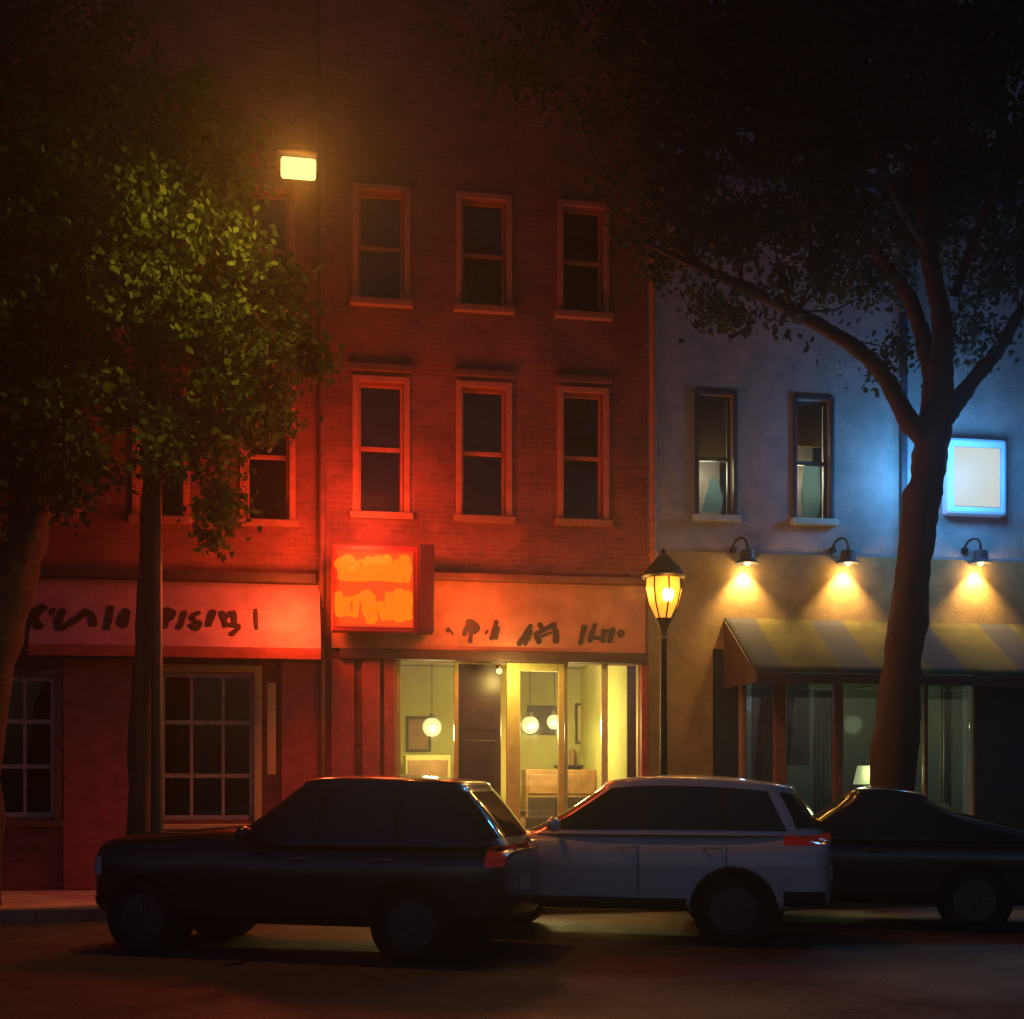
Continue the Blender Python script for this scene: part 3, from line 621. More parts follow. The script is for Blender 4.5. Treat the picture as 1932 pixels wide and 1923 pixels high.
# ------------------------------------------------------------------ shop furniture seen through the glass
def pendant(u, v, label, r=.13):
    y = YM+1.7; p = P(u, v, y)
    t = thing('pendant_lamp', label, 'pendant lamp', (p.x, y, p.z), 0, 'globe lamps hanging in the middle shop')
    bm = bmesh.new(); bmesh.ops.create_uvsphere(bm, u_segments=24, v_segments=16, radius=r); obj('globe', bm, M['globe'], t, smooth=True)
    bm = bmesh.new(); tube(bm, [(0, 0, r*.95), (0, 0, 3.6-p.z)], .008, 6); lathe(bm, [(.05, r*.9), (.04, r+.06)], seg=14); obj('cord', bm, M['iron'], t)
    lamp('globe_light', 'POINT', (0, -.3, -.1), (1, .80, .30), 115, t, .12)
pendant(815, 1372, 'round glowing globe lamp behind the left shop pane', .15)
pendant(1000, 1368, 'globe lamp seen through the yellow door, left of the pair', .14)
pendant(1046, 1362, 'globe lamp seen through the yellow door, right of the pair', .12)
def cafe_table(u, y, label):
    x = X(u, y); t = thing('cafe_table', label, 'table', (x, y, KERB), 0, 'small round tables in the middle shop')
    bm = bmesh.new(); lathe(bm, [(.34, .72), (.36, .73), (.36, .75), (.34, .76)], seg=32); obj('tabletop', bm, M['table'], t, smooth=True)
    bm = bmesh.new(); lathe(bm, [(.22, .0), (.2, .03), (.03, .06), (.03, .72)], seg=20); obj('leg', bm, M['iron'], t, smooth=True)
cafe_table(830, YM+1.2, 'small round cafe table behind the left shop pane')
cafe_table(1105, YM+1.3, 'small round cafe table behind the pane right of the door')
t = thing('shop_counter', 'brown wooden counter deep inside behind the yellow door', 'counter', (X(1060, YM+2.4), YM+2.5, KERB))
obj('body', bx(-1.1, 1.0, -.25, .25, 0, .98), M['table'], t, bevel=.01); obj('countertop', bx(-1.16, 1.06, -.3, .3, .981, 1.03), M['dark_wood'], t, bevel=.01)
def chair(u, y, rz, label):
    t = thing('cafe_chair', label, 'chair', (X(u, y), y, KERB), rz, 'dark chairs in the middle shop')
    obj('seat', bx(-.2, .2, -.2, .2, .43, .47), M['dark_wood'], t, bevel=.01)
    bm = bmesh.new(); box(bm, -.2, .2, .17, .2, .62, .95); box(bm, -.2, -.16, .165, .205, .471, .619); box(bm, .16, .2, .165, .205, .471, .619); obj('backrest', bm, M['dark_wood'], t, bevel=.008)
    for a in (-.18, .18):
        for b in (-.18, .18): obj('leg', bx(a-.018, a+.018, b-.018, b+.018, 0, .429), M['dark_wood'], t)
chair(1020, YM+1.1, R(160), 'dark wooden chair just inside the yellow door')
chair(1170, YM+1.4, R(-70), 'dark wooden chair behind the rightmost shop pane')
chair(775, YM+1.3, R(70), 'dark wooden chair behind the left shop pane')
def cabinet(u0, u1, v, y, m, label):
    x0, x1 = X(u0, y), X(u1, y); z = Z((u0+u1)/2, v, y)-KERB; w = x1-x0
    t = thing('display_cabinet', label, 'cabinet', (x0+w/2, y, KERB))
    obj('cabinet_body', bx(-w/2, w/2, 0, .4, 0, z), m, t, bevel=.012)
    for k in range(2):
        a = -w/2+.04+k*(w/2-.02); obj('cabinet_door', bx(a, a+w/2-.06, -.02, -.001, .1, z-.45), M['dark_wood'], t, bevel=.01)
    obj('drawer', bx(-w/2+.04, w/2-.04, -.02, -.001, z-.4, z-.08), M['table'], t, bevel=.01)
for (u, z0_, z1_, w_, m_, lb_) in ((790, 2.15, 2.75, .42, 'table', 'brown framed picture high in the left shop pane'), (1022, 2.45, 2.95, .5, 'aubergine', 'dark framed picture above the counter behind the yellow door'), (1105, 2.3, 3.0, .36, 'ochre', 'ochre framed picture behind the pane right of the door')):
    y_ = ry1-.03; t = thing('framed_picture', lb_, 'picture', (X(u, y_), y_, z0_), 0, 'framed pictures on the middle shop back wall')
    obj('frame', wall_mesh(-w_/2, w_/2, 0, z1_-z0_, 0, .029, [(-w_/2+.04, w_/2-.04, .04, z1_-z0_-.04)]), M['dark_wood'], t)
    obj('picture', bx(-w_/2+.041, w_/2-.041, .01, .028, .041, z1_-z0_-.041), M[m_], t)
cabinet(992, 1128, 1452, YM+2.2, M['table'], 'tall brown cabinet seen through the yellow door')
cabinet(765, 850, 1425, YM+2.4, M['ochre'], 'ochre cabinet under the globe lamp in the left pane')
# shelf wall picture
t = thing('wall_shelf', 'wooden shelf with jars on the back wall behind the narrow right panes', 'shelf', (X(1130, ry1), ry1, 1.9))
obj('shelf_board', bx(-.8, .7, -.25, -.002, 0, .03), M['dark_wood'], t)
for k in range(7):
    bm = bmesh.new(); h = random.uniform(.14, .3); lathe(bm, [(.05, .031), (.055, .05), (.055, h), (.03, h+.04)], (-.7+k*.2, -.12, 0), seg=14); obj('jar', bm, random.choice([M['table'], M['ochre'], M['aubergine']]), t, smooth=True)

# ------------------------------------------------------------------ lantern street lamp
LY = 16.5
t = thing('lantern_post', 'black street lamp with amber glowing lantern in front of the red pilaster', 'street lamp', (X(1252, LY), LY, KERB))
s = Z(1252, 1040, LY)-KERB   # total height
bm = bmesh.new(); lathe(bm, [(.16, 0), (.16, .18), (.12, .22), (.10, .5), (.07, .6), (.055, .9), (.047, 2.2), (.042, s-1.18), (.06, s-1.15), (.045, s-1.10), (.05, s-1.02), (.10, s-.92), (.12, s-.88)], seg=20)
obj('post', bm, M['iron'], t, smooth=True)
bm = bmesh.new(); lathe(bm, [(.11, s-.875), (.20, s-.70), (.245, s-.5), (.235, s-.36)], seg=8); obj('lantern_glass', bm, M['lantern_glass'], t)
bm = bmesh.new()
for k in range(8):
    a = 2*math.pi*k/8; tube(bm, [(.115*math.cos(a), .115*math.sin(a), s-.88), (.205*math.cos(a), .205*math.sin(a), s-.70), (.25*math.cos(a), .25*math.sin(a), s-.5), (.24*math.cos(a), .24*math.sin(a), s-.35)], .011, 6)
obj('lantern_cage', bm, M['iron'], t)
bm = bmesh.new(); lathe(bm, [(.27, s-.36), (.29, s-.33), (.22, s-.22), (.12, s-.12), (.10, s-.08), (.04, s-.05), (.03, s), (.005, s+.04)], seg=24); obj('cap', bm, M['iron'], t, smooth=True)
bm = bmesh.new(); bmesh.ops.create_uvsphere(bm, u_segments=16, v_segments=12, radius=.085)
for vtx in bm.verts: vtx.co.z *= 1.35
bmesh.ops.translate(bm, verts=bm.verts, vec=(0, -.17, s-.58)); obj('bulb', bm, M['bulb'], t, smooth=True)
lamp('lantern_light', 'POINT', (0, -.0, s-.56), (1, .42, .07), 0.1, t, .12)
for dx, dy in ((-.42, .1), (.42, .1), (0, .45), (0, -.45)): lamp('lantern_light', 'POINT', (dx, dy, s-.56), (1, .50, .09), 20, t, .1)

# ------------------------------------------------------------------ tall street light
SYL = 16.2; LYL = 14.5
t = thing('street_light', 'tall arm street light with bright rectangular lamp beside the left tree', 'street light', (X(296, SYL), SYL, KERB))
hp = P(563, 323, LYL); ex = hp.x-X(296, SYL); ez = hp.z-KERB; ey = LYL-SYL
bm = bmesh.new(); lathe(bm, [(.12, 0), (.12, .3), (.075, .35), (.05, ez-.3)], seg=16); obj('pole', bm, M['galv'], t, smooth=True)
bm = bmesh.new(); tube(bm, [(0, 0, ez-.5), (.15, .12*ey, ez-.05), (.5, .4*ey, ez+.13), (ex-.12, .86*ey, ez+.17)], [.045, .04, .035, .03], 10); obj('arm', bm, M['galv'], t, smooth=True)
bm = bmesh.new(); box(bm, ex-.26, ex+.22, ey-.18, ey+.30, ez+.125, ez+.19); obj('lamp_head', bm, M['galv'], t, bevel=.03)
bm = bmesh.new(); box(bm, ex-.19, ex+.19, ey-.08, ey+.08, ez-.07, ez+.123); obj('lamp_lens', bm, M['street_glow'], t, bevel=.03)
lamp('lamp_light', 'POINT', (ex, ey, ez-.28), (1, .34, .03), 26, t, .12)
lr = lamp('lamp_light', 'SPOT', (ex, ey-.18, ez-.03), (1, .35, .04), 300, t, .12, None, 172, .6)
lr.rotation_euler = Vector((.05, -.9, -.42)).to_track_quat('-Z', 'Y').to_euler()
ll = lamp('lamp_light', 'SPOT', (ex+.1, ey-.55, ez-.25), (1, .50, .08), 280, t, .12, None, 110, .9)
ll.rotation_euler = Vector((-.80, .38, -.62)).to_track_quat('-Z', 'Y').to_euler()

# ------------------------------------------------------------------ trees
def limb(bm, pts, rads, seg=10, jit=.0):
    # smooth the polyline and taper
    pp, rr = [], []
    P3 = [Vector(p) for p in pts]
    for i in range(len(P3)-1):
        p0 = P3[max(i-1, 0)]; p1 = P3[i]; p2 = P3[i+1]; p3 = P3[min(i+2, len(P3)-1)]
        for k in range(9):
            s = k/9; a = .5*((2*p1)+(p2-p0)*s+(2*p0-5*p1+4*p2-p3)*s*s+(3*p1-p0-3*p2+p3)*s**3)
            r = rads[i]*(1-s)+rads[i+1]*s
            pp.append(a); rr.append(r*random.uniform(.94, 1.07))
    pp.append(P3[-1]); rr.append(rads[-1]); k0 = len(bm.verts); tube(bm, pp, rr, seg+4); bm.verts.ensure_lookup_table()
    for i in range(k0, len(bm.verts)):
        v_ = bm.verts[i]; j = (i-k0)//(seg+4); c_ = pp[min(j, len(pp)-1)]; d_ = v_.co-c_
        f_ = mnoise.noise(Vector((v_.co.x*9, v_.co.y*9, v_.co.z*1.6)))*.20+mnoise.noise(v_.co*2.1)*.16; v_.co = c_+d_*(1+f_)
def leaves(clumps, per, size, spread):
    n = len(clumps)*per
    c = np.repeat(np.array([x[0] for x in clumps]), per, 0); s = np.repeat(np.array([x[1] for x in clumps]), per)
    pos = c+rng.normal(0, 1, (n, 3))*(s*spread)[:, None]*np.array([1, 1, .75])
    d = rng.normal(0, 1, (n, 3)); d[:, 2] -= .5; d /= np.linalg.norm(d, axis=1)[:, None]
    e = np.cross(d, rng.normal(0, 1, (n, 3))); e /= np.linalg.norm(e, axis=1)[:, None]; nn_ = np.cross(d, e)
    L = size*rng.uniform(.6, 1.3, n)[:, None]; W = L*.33
    v = np.empty((n, 6, 3)); v[:, 0] = pos; v[:, 1] = pos+d*L*.35+e*W+nn_*L*.08; v[:, 2] = pos+d*L*.75+e*W*.7; v[:, 3] = pos+d*L; v[:, 4] = pos+d*L*.75-e*W*.7; v[:, 5] = pos+d*L*.35-e*W+nn_*L*.08
    me = bpy.data.meshes.new('crown'); me.vertices.add(n*6); me.vertices.foreach_set('co', v.reshape(-1).astype(np.float32))
    idx = (np.arange(n)[:, None]*6+np.array([0, 1, 2, 3, 0, 3, 4, 5])).reshape(-1)
    me.loops.add(n*8); me.loops.foreach_set('vertex_index', idx.astype(np.int32))
    me.polygons.add(n*2); me.polygons.foreach_set('loop_start', np.arange(0, n*8, 4, dtype=np.int32)); me.polygons.foreach_set('loop_total', np.full(n*2, 4, dtype=np.int32))
    me.update(); me.validate(); return me
def blob_clumps(blobs, dens, shell=.55):
    out = []
    for (c, r) in blobs:
        r = np.array(r, float); k = max(3, int(dens*r[0]*r[1]*r[2]**.5))
        for _ in range(k):
            d = rng.normal(0, 1, 3); d /= np.linalg.norm(d); q = shell+(1-shell)*rng.random()**.7
            out.append((np.array(c)+d*r*q, rng.uniform(.6, 1.25)))
    return out
def twigs(bm, tips, base_pts, rnd):
    for c in tips:
        b = min(base_pts, key=lambda p: (p-Vector(c)).length+abs(min(0, c[2]-p.z))*1.5); c = Vector(c)
        if (c-b).length > 3.2: continue
        m_ = (b+c)/2+Vector((rnd(), rnd(), -.12*(c-b).length+abs(rnd())))
        tube(bm, [b, m_, c], [.022, .014, .005], 5, False)

# right tree
TY = 16.6
def rp(u, v, dy=0): return P(u, v, TY+dy)
tr = thing('street_tree', 'large street tree with forked leaning trunk in front of the blue building', 'tree', (0, 0, 0), 0)
bm = bmesh.new()
limb(bm, [Vector((rp(1682, 1480).x, TY, KERB-.05)), rp(1684, 1500), rp(1700, 1300), rp(1722, 1080), rp(1744, 930), rp(1762, 805), rp(1770, 700)], [.36, .30, .265, .245, .225, .24, .17], 16)
limb(bm, [rp(1758, 850), rp(1715, 795, -.1), rp(1660, 700, -.4), rp(1590, 640, -.7), rp(1500, 590, -1.0), rp(1400, 540, -1.4), rp(1310, 500, -1.7), rp(1210, 455, -2)], [.14, .13, .11, .095, .08, .06, .045, .02], 10)
limb(bm, [rp(1768, 740), rp(1745, 650, .3), rp(1715, 560, .7), rp(1650, 470, 1.0), rp(1590, 330, 1.2), rp(1540, 180, 1.2), rp(1500, 20, 1.0)], [.15, .12, .10, .09, .07, .05, .03], 10)
limb(bm, [rp(1770, 720), rp(1778, 620, -.3), rp(1752, 470, -.6), rp(1740, 320, -1.0), rp(1770, 150, -1.2), rp(1760, -60, -1.2)], [.17, .14, .12, .10, .07, .04], 10)
limb(bm, [rp(1785, 790), rp(1830, 725, .2), rp(1880, 665, .3), rp(1925, 590, .2), rp(2000, 480, 0), rp(2080, 330, 0)], [.13, .115, .10, .09, .07, .04], 10)
limb(bm, [rp(1800, 560, -.4), rp(1850, 420, -.8), rp(1900, 300, -1.1), rp(1960, 150, -1.4)], [.07, .06, .045, .02], 8)
limb(bm, [rp(1752, 470, -.6), rp(1700, 390, -1.2), rp(1640, 260, -1.8), rp(1560, 160, -2.2)], [.06, .05, .04, .02], 8)
base = [rp(*q) for q in ((1500,590,-1),(1400,540,-1.4),(1650,470,1),(1590,330,1.2),(1752,470,-.6),(1740,320,-1),(1770,150,-1.2),(1925,590,.2),(2000,480),(1850,420,-.8),(1900,300,-1.1),(1640,260,-1.8),(1310,500,-1.7),(1540,180,1.2))]
blobs = [(rp(1700, 60, -.6), (2.2, 2.0, 1.5)), (rp(1450, 90, -.8), (1.9, 1.8, 1.3)), (rp(1900, 150, -.6), (1.8, 1.8, 1.6)), (rp(1250, 130, -1.2), (1.3, 1.3, .9)), (rp(1070, 80, -1.5), (1.1, 1.1, .6)),
         (rp(1650, 300, -.5), (1.7, 1.5, 1.0)), (rp(1420, 320, -1), (1.5, 1.4, .9)), (rp(1230, 270, -1.4), (.9, .9, .5)), (rp(1880, 380, -.3), (1.2, 1.4, .9)), (rp(1500, 450, -.9), (1.1, 1.0, .6)),
         (rp(1340, 470, -1.3), (.9, .9, .5)), (rp(1690, 470, .4), (1.0, 1.0, .55)), (rp(2050, 350, 0), (1.4, 1.4, 1.4)), (rp(1600, 570, 0), (.6, .7, .35)), (rp(1430, 590, -1.1), (.6, .6, .35)),
         (rp(1880, 560, .2), (.7, .8, .4)), (rp(1320, 590, -1.3), (.35, .4, .2)), (rp(1290, 400, -1.6), (.6, .6, .5)), (rp(1800, -150, 0), (3, 3, 1.5)), (rp(1400, -100, -.5), (2.4, 2.2, 1.2)), (rp(1680, 680, -.2), (.3, .4, .18)), (rp(1840, 650, .2), (.35, .4, .25))]
blobs = [(np.array(c), r) for c, r in blobs]
cl = blob_clumps(blobs, 22)
twigs(bm, [c for c, _ in cl[::5]], base, lambda: random.uniform(-.15, .15))
obj('trunk', bm, M['bark'], tr, smooth=True, angle=70)
link('crown', leaves(cl, 85, .095, .18), M['leaf_r'], tr)

# left tree (straight trunk)
TL = 16.45
def lp(u, v, dy=0): return P(u, v, TL+dy)
tl = thing('street_tree', 'leafy street tree with slim straight trunk, lit olive green by the street light', 'tree')
bm = bmesh.new()
limb(bm, [Vector((lp(264, 1480).x, TL, KERB-.05)), lp(264, 1450), lp(272, 1250), lp(282, 1050), lp(286, 900), lp(290, 760), lp(300, 600), lp(330, 420), lp(360, 250)], [.16, .135, .13, .125, .12, .11, .09, .06, .03], 12)
limb(bm, [lp(287, 860), lp(350, 790, -.3), lp(420, 700, -.6), lp(500, 620, -.8)], [.07, .06, .045, .02], 8)
limb(bm, [lp(288, 820), lp(220, 730, -.3), lp(150, 620, -.6), lp(90, 500, -.8)], [.07, .06, .045, .02], 8)
limb(bm, [lp(296, 640), lp(380, 540, .4), lp(460, 430, .5)], [.06, .045, .02], 8)
limb(bm, [lp(300, 600), lp(230, 470, -.5), lp(200, 330, -.9)], [.06, .045, .02], 8)
base = [lp(*q) for q in ((290,760),(300,600),(330,420),(420,700,-.6),(150,620,-.6),(380,540,.4),(230,470,-.5),(350,790,-.3),(500,620,-.8))]
blobs = [(lp(250, 430, -.6), (1.5, 1.4, 1.3)), (lp(400, 520, -.5), (1.1, 1.1, .9)), (lp(480, 640, -.5), (.8, .9, .6)), (lp(180, 620, -.7), (1.2, 1.2, .9)), (lp(330, 700, -.4), (1.1, 1.1, .6)), (lp(330, 280, -.5), (.95, 1.0, .75)),
         (lp(420, 230, -.4), (.5, .6, .4)), (lp(230, 200, -.6), (.8, .9, .5)), (lp(520, 780, -.3), (.55, .6, .35)), (lp(400, 820, -.3), (.75, .8, .35)), (lp(240, 820, -.4), (.9, .8, .4)), (lp(400, 930, -.2), (.35, .4, .35)), (lp(415, 1010, -.2), (.14, .2, .3)),
         (lp(120, 800, -.5), (.7, .8, .4)), (lp(560, 690, -.3), (.3, .3, .2)), (lp(110, 450, -.7), (.9, 1, .9))]
blobs = [(np.array(c), r) for c, r in blobs]
cl = blob_clumps(blobs, 27)
twigs(bm, [c for c, _ in cl[::5]], base, lambda: random.uniform(-.15, .15))
obj('trunk', bm, M['bark'], tl, smooth=True, angle=70)
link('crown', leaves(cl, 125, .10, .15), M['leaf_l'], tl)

# far left leaning tree
TF = 15.6+.9
def fp(u, v, dy=0): return P(u, v, TF+dy)
tf = thing('street_tree', 'dark leaning tree trunk at the left edge of the view', 'tree')
bm = bmesh.new()
limb(bm, [Vector((fp(-48, 1480).x, TF, KERB-.05)), fp(-40, 1400), fp(5, 1180), fp(45, 1020), fp(60, 880), fp(30, 740), fp(0, 600), fp(-20, 400), fp(-10, 200)], [.32, .29, .26, .24, .22, .17, .14, .10, .05], 14)
limb(bm, [fp(60, 880), fp(110, 770, -.4), fp(150, 660, -.8)], [.12, .08, .03], 8)
limb(bm, [fp(10, 640), fp(80, 480, -.5), fp(130, 330, -.9)], [.09, .06, .02], 8)
base = [fp(*q) for q in ((30,740),(0,600),(-20,400),(-10,200),(80,480,-.5),(110,770,-.4))]
blobs = [(fp(0, 250, -.5), (1.6, 1.5, 1.3)), (fp(20, 520, -.5), (1.0, 1.3, .9)), (fp(-60, 800, -.3), (1.1, 1.2, .8)), (fp(60, 880, -.4), (.7, .7, .4)), (fp(-150, 500, 0), (1.6, 1.6, 1.6)), (fp(90, 90, -.5), (1.2, 1.2, .7)), (fp(-40, 960, -.2), (.5, .5, .5)), (fp(150, 900, -.2), (.35, .4, .25))]
blobs = [(np.array(c), r) for c, r in blobs]
cl = blob_clumps(blobs, 30)
twigs(bm, [c for c, _ in cl[::5]], base, lambda: random.uniform(-.15, .15))
obj('trunk', bm, M['bark'], tf, smooth=True, angle=70)
link('crown', leaves(cl, 80, .10, .2), M['leaf_r'], tf)

# ------------------------------------------------------------------ cars
def se(a, n): return (max(0., 1-abs(a)**n))**(1/n)
def interp(tab, x):
    if x <= tab[0][0]: return tab[0][1]
    for (x0, y0), (x1, y1) in zip(tab, tab[1:]):
        if x <= x1:
            s = (x-x0)/(x1-x0); s = s*s*(3-2*s)*.5+s*.5; return y0+(y1-y0)*s
    return tab[-1][1]
class Car:
    def __init__(s, label, cat, L, W, top, sill, axf, axr, rw, gh, paint, loc, rz, wins, name='parked_car', rails=False, tail=(.84, 1.06), tail_len=.36):
        s.L, s.W, s.top, s.sill, s.rw, s.gh = L, W, top, sill, rw, gh
        root = thing(name, label, cat, loc, rz, 'cars parked along the kerb'); s.root = root
        # lower body
        bm = bmesh.new(); rings = []
        NS, NR = 90, 64
        for i in range(NS+1):
            x = L/2*(1-math.cos(math.pi*i/NS)); rings.append([bm.verts.new(p) for p in s.ring(x, NR)])
        for r0, r1 in zip(rings, rings[1:]):
            for k in range(NR): bm.faces.new((r0[k], r0[(k+1) % NR], r1[(k+1) % NR], r1[k]))
        bm.faces.new(rings[0]); bm.faces.new(rings[-1])
        bmesh.ops.remove_doubles(bm, verts=bm.verts, dist=.0004)
        bmesh.ops.recalc_face_normals(bm, faces=bm.faces)
        me = bpy.data.meshes.new('body_raw'); bm.to_mesh(me); bm.free()
        raw = bpy.data.objects.new('body_raw', me); COL.objects.link(raw)
        cb = bmesh.new()
        for ax in (axf, axr):
            for sg in (-1, 1):
                lathe(cb, [(rw+.06, min(sg*(W/2+.2), sg*(W/2-.34))), (rw+.06, max(sg*(W/2+.2), sg*(W/2-.34)))], (ax, 0, rw+.01), 'y', 40)
        bmesh.ops.recalc_face_normals(cb, faces=cb.faces)
        cme = bpy.data.meshes.new('cut'); cb.to_mesh(cme); cb.free(); cut = bpy.data.objects.new('cut', cme); COL.objects.link(cut)
        md = raw.modifiers.new('b', 'BOOLEAN'); md.object = cut; md.operation = 'DIFFERENCE'; md.solver = 'EXACT'
        dg = bpy.context.evaluated_depsgraph_get(); me2 = bpy.data.meshes.new_from_object(raw.evaluated_get(dg))
        bpy.data.objects.remove(raw); bpy.data.objects.remove(cut)
        me2.name = 'body'; me2.materials.clear(); me2.shade_smooth(); me2.set_sharp_from_angle(angle=R(42))
        body = link('body', me2, paint, root); s.body = body
        # cabin
        bm = bmesh.new(); rings = []; NC = 88
        z0, z1 = gh['z0'], gh['z1']; lev = [j/10 for j in range(11)]
        def add(xf, xr, hw, z):
            cx, a = (xf+xr)/2, (xr-xf)/2; r = []; tz_ = (z-z0)/(z1-z0)
            for k in range(NC):
                th = 2*math.pi*k/NC; c_, s_ = math.cos(th), math.sin(th); n = gh['n']
                xq = cx+a*math.copysign(abs(c_)**(2/n), c_); r.append(bm.verts.new((xq, hw*math.copysign(abs(s_)**(2/n), s_), z-s.arch(xq, tz_))))
            rings.append(r)
        for t_ in lev: add(*s.glev(t_), z0+(z1-z0)*t_)
        xf, xr, hw = s.glev(1)
        for k in range(1, 6):
            an = math.pi/2*k/5; o_ = .07*(1-math.cos(an)); add(xf+o_*1.6, xr-o_, hw-o_, z1+.07*math.sin(an)*.75)
        for k in (.85, .6, .3, .05):
            cx, a = (xf+xr)/2, (xr-xf)/2-.08; add(cx-a*k, cx+a*k, (hw-.07)*k, z1+.0525+.03*(1-k*k))
        for r0, r1 in zip(rings, rings[1:]):
            for k in range(NC): bm.faces.new((r0[k], r0[(k+1) % NC], r1[(k+1) % NC], r1[k]))
        bm.faces.new(rings[0]); bm.faces.new(rings[-1]); s.roof = z1+.08
        cab = obj('cabin', bm, paint, root, smooth=True, angle=50)
        # glass
        for sg in (-1, 1):
            prev = None
            for (bl, br, tl_, tr_) in wins:
                s.side_sheet('side_window', (bl, br, tl_, tr_), .10, .93, sg, M['car_glass'])
            for (a, b) in zip(wins, wins[1:]):
                s.side_sheet('pillar_trim', (a[1]-.002, b[0]+.002, a[3]-.002, b[2]+.002), .10, .93, sg, M['plastic'], .002)
        s.end_sheet('windscreen', -1, .08, .95); s.end_sheet('rear_window', 1, .16, .93)
        # wheels
        for ax in (axf, axr):
            for sg in (-1, 1):
                s.wheel(ax, sg*(W/2-.13), rw, sg)
                bm = bmesh.new(); q = rw+.057; lathe(bm, [(q, sg*(W/2-.045)), (q, sg*(W/2-.335)), (.01, sg*(W/2-.337)), (.01, sg*(W/2-.33)), (q-.004, sg*(W/2-.33)), (q-.004, sg*(W/2-.045))], (ax, 0, rw+.01), 'y', 40); obj('wheel_well', bm, M['rubber'], root, smooth=True)
        # lights, seams, trim
        for sg in (-1, 1):
            s.body_sheet('tail_light', L-tail_len, L-.015, tail[0], tail[1], sg, M['lens_red'], .006)
            s.body_sheet('headlight', .02, .20, tail[0]-.13, tail[1]-.16, sg, M['lens_white'], .006)
            s.body_sheet('sill_trim', axf+rw+.11, axr-rw-.11, sill+.02, sill+.16, sg, M['plastic'], .007)
            s.body_sheet('bumper_trim', L-.42, L-.03, sill+.10, sill+.25, sg, M['plastic'], .007); s.body_sheet('bumper_trim', .03, axf-rw-.13, sill+.10, sill+.25, sg, M['plastic'], .007)
            for x in gh['seams']: s.body_sheet('door_seam', x, x+.009, sill+.19, z0-.02, sg, M['plastic'], .0025, nx=1)
            for x in gh['handles']:
                y = s.side_y(x+.08, z0-.12); bm = bmesh.new(); tube(bm, [(x, sg*(y+.002), z0-.12), (x+.02, sg*(y+.035), z0-.12), (x+.15, sg*(y+.035), z0-.118), (x+.17, sg*(y+.002), z0-.118)], .011, 8); obj('door_handle', bm, gh.get('hm', paint), root, smooth=True)
            xm = wins[0][0]+.20; y = s.glev(.1)[2]; bm = bmesh.new()
            bmesh.ops.create_uvsphere(bm, u_segments=20, v_segments=12, radius=1)
            for v_ in bm.verts: v_.co = Vector((v_.co.x*.075+xm, v_.co.y*.115+sg*(y+.17), v_.co.z*.075+z0+.10))
            box(bm, xm-.03, xm+.03, min(sg*(y-.02), sg*(y+.1)), max(sg*(y-.02), sg*(y+.1)), z0+.03, z0+.07)
            obj('mirror', bm, paint, root, smooth=True)
            # arch lips
            for ax in (axf, axr):
                bm = bmesh.new(); pts = []
                for k in range(25):
                    an = math.pi*(k/24)*1.06-.09; px_, pz_ = ax+(rw+.066)*math.cos(an), rw+.01+(rw+.066)*math.sin(an)
                    if pz_ > sill+.03: pts.append((px_, sg*(s.side_y(px_, pz_)+.001), pz_))
                tube(bm, pts, .018, 6); obj('arch_trim', bm, M['plastic'], root, smooth=True)
        if rails:
            for sg in (-1, 1):
                yy = sg*(s.glev(1)[2]-.10); xa_, xb_ = s.glev(1)[0]+.25, s.glev(1)[1]-.2; zz = s.roof
                bm = bmesh.new(); tube(bm, [(xa_, yy, zz-.04), (xa_+.12, yy, zz+.03), ((xa_+xb_)/2, yy, zz+.045), (xb_-.12, yy, zz+.03), (xb_, yy, zz-.04)], .016, 8); obj('roof_rail', bm, M['chrome'], root, smooth=True)
        obj('number_plate', bx(L+.002, L+.012, -.16, .16, .62, .74), M['plate'], root)
        obj('number_plate', bx(-.012, -.002, -.24, .24, .45, .56), M['plate'], root)
        obj('grille', bx(-.006, .05, -.42, .42, .58, .74), M['plastic'], root, bevel=.01)
    def dims(s, x):
        e = abs(2*x/s.L-1); hw = s.W/2*se(e, 8)
        zt = interp(s.top, x); zb = s.sill+.10*e**6; k = se(e, 22)
        zc = zb+(zt-zb)*.5; hh = (zt-zb)/2*(.45+.55*k)
        return hw, zc, hh
    def shape(s, z): 
        return 1-.028*max(0, (z-.72)/.35)**2-.016*math.exp(-((z-.50)/.10)**2)+.006*math.exp(-((z-.86)/.05)**2)
    def ring(s, x, n):
        hw, zc, hh = s.dims(x); out = []
        for k in range(n):
            a = 2*math.pi*k/n; c, q = math.cos(a), math.sin(a); p = 4.6 if q > 0 else 6
            z = zc+hh*math.copysign(abs(q)**(2/p), q); y = hw*math.copysign(abs(c)**(2/p), c)*s.shape(z); out.append((x, y, z))
        return out
    def side_y(s, x, z):
        hw, zc, hh = s.dims(min(max(x, .001), s.L-.001)); a = (z-zc)/hh; return hw*se(max(-.999, min(.999, a)), 4.6 if a > 0 else 6)*s.shape(z)
    def arch(s, x, t):
        f, b_, _ = s.glev(1); c = s.gh.get('apex', .38); xm = f+(b_-f)*c; h = (b_-xm) if x > xm else (xm-f)+.25
        return s.gh.get('arch', .03)*min(1.2, max(0, t))*min(2.0, ((x-xm)/h)**2)
    def glev(s, t):
        g = s.gh; tt = t
        f = lambda k: g[k][0]+(g[k][1]-g[k][0])*tt+(g.get(k+'c', 0))*tt*(1-tt)
        return f('xf'), f('xr'), f('hw')
    def sheet(s, name, grid, m, th=.003, flip=False):
        bm = bmesh.new(); vs = [[bm.verts.new(p) for p in row] for row in grid]
        for r0, r1 in zip(vs, vs[1:]):
            for k in range(len(r0)-1): bm.faces.new((r0[k], r0[k+1], r1[k+1], r1[k]))
        me = bpy.data.meshes.new(name); bm.to_mesh(me); bm.free(); me.shade_smooth(); return link(name, me, m, s.root)
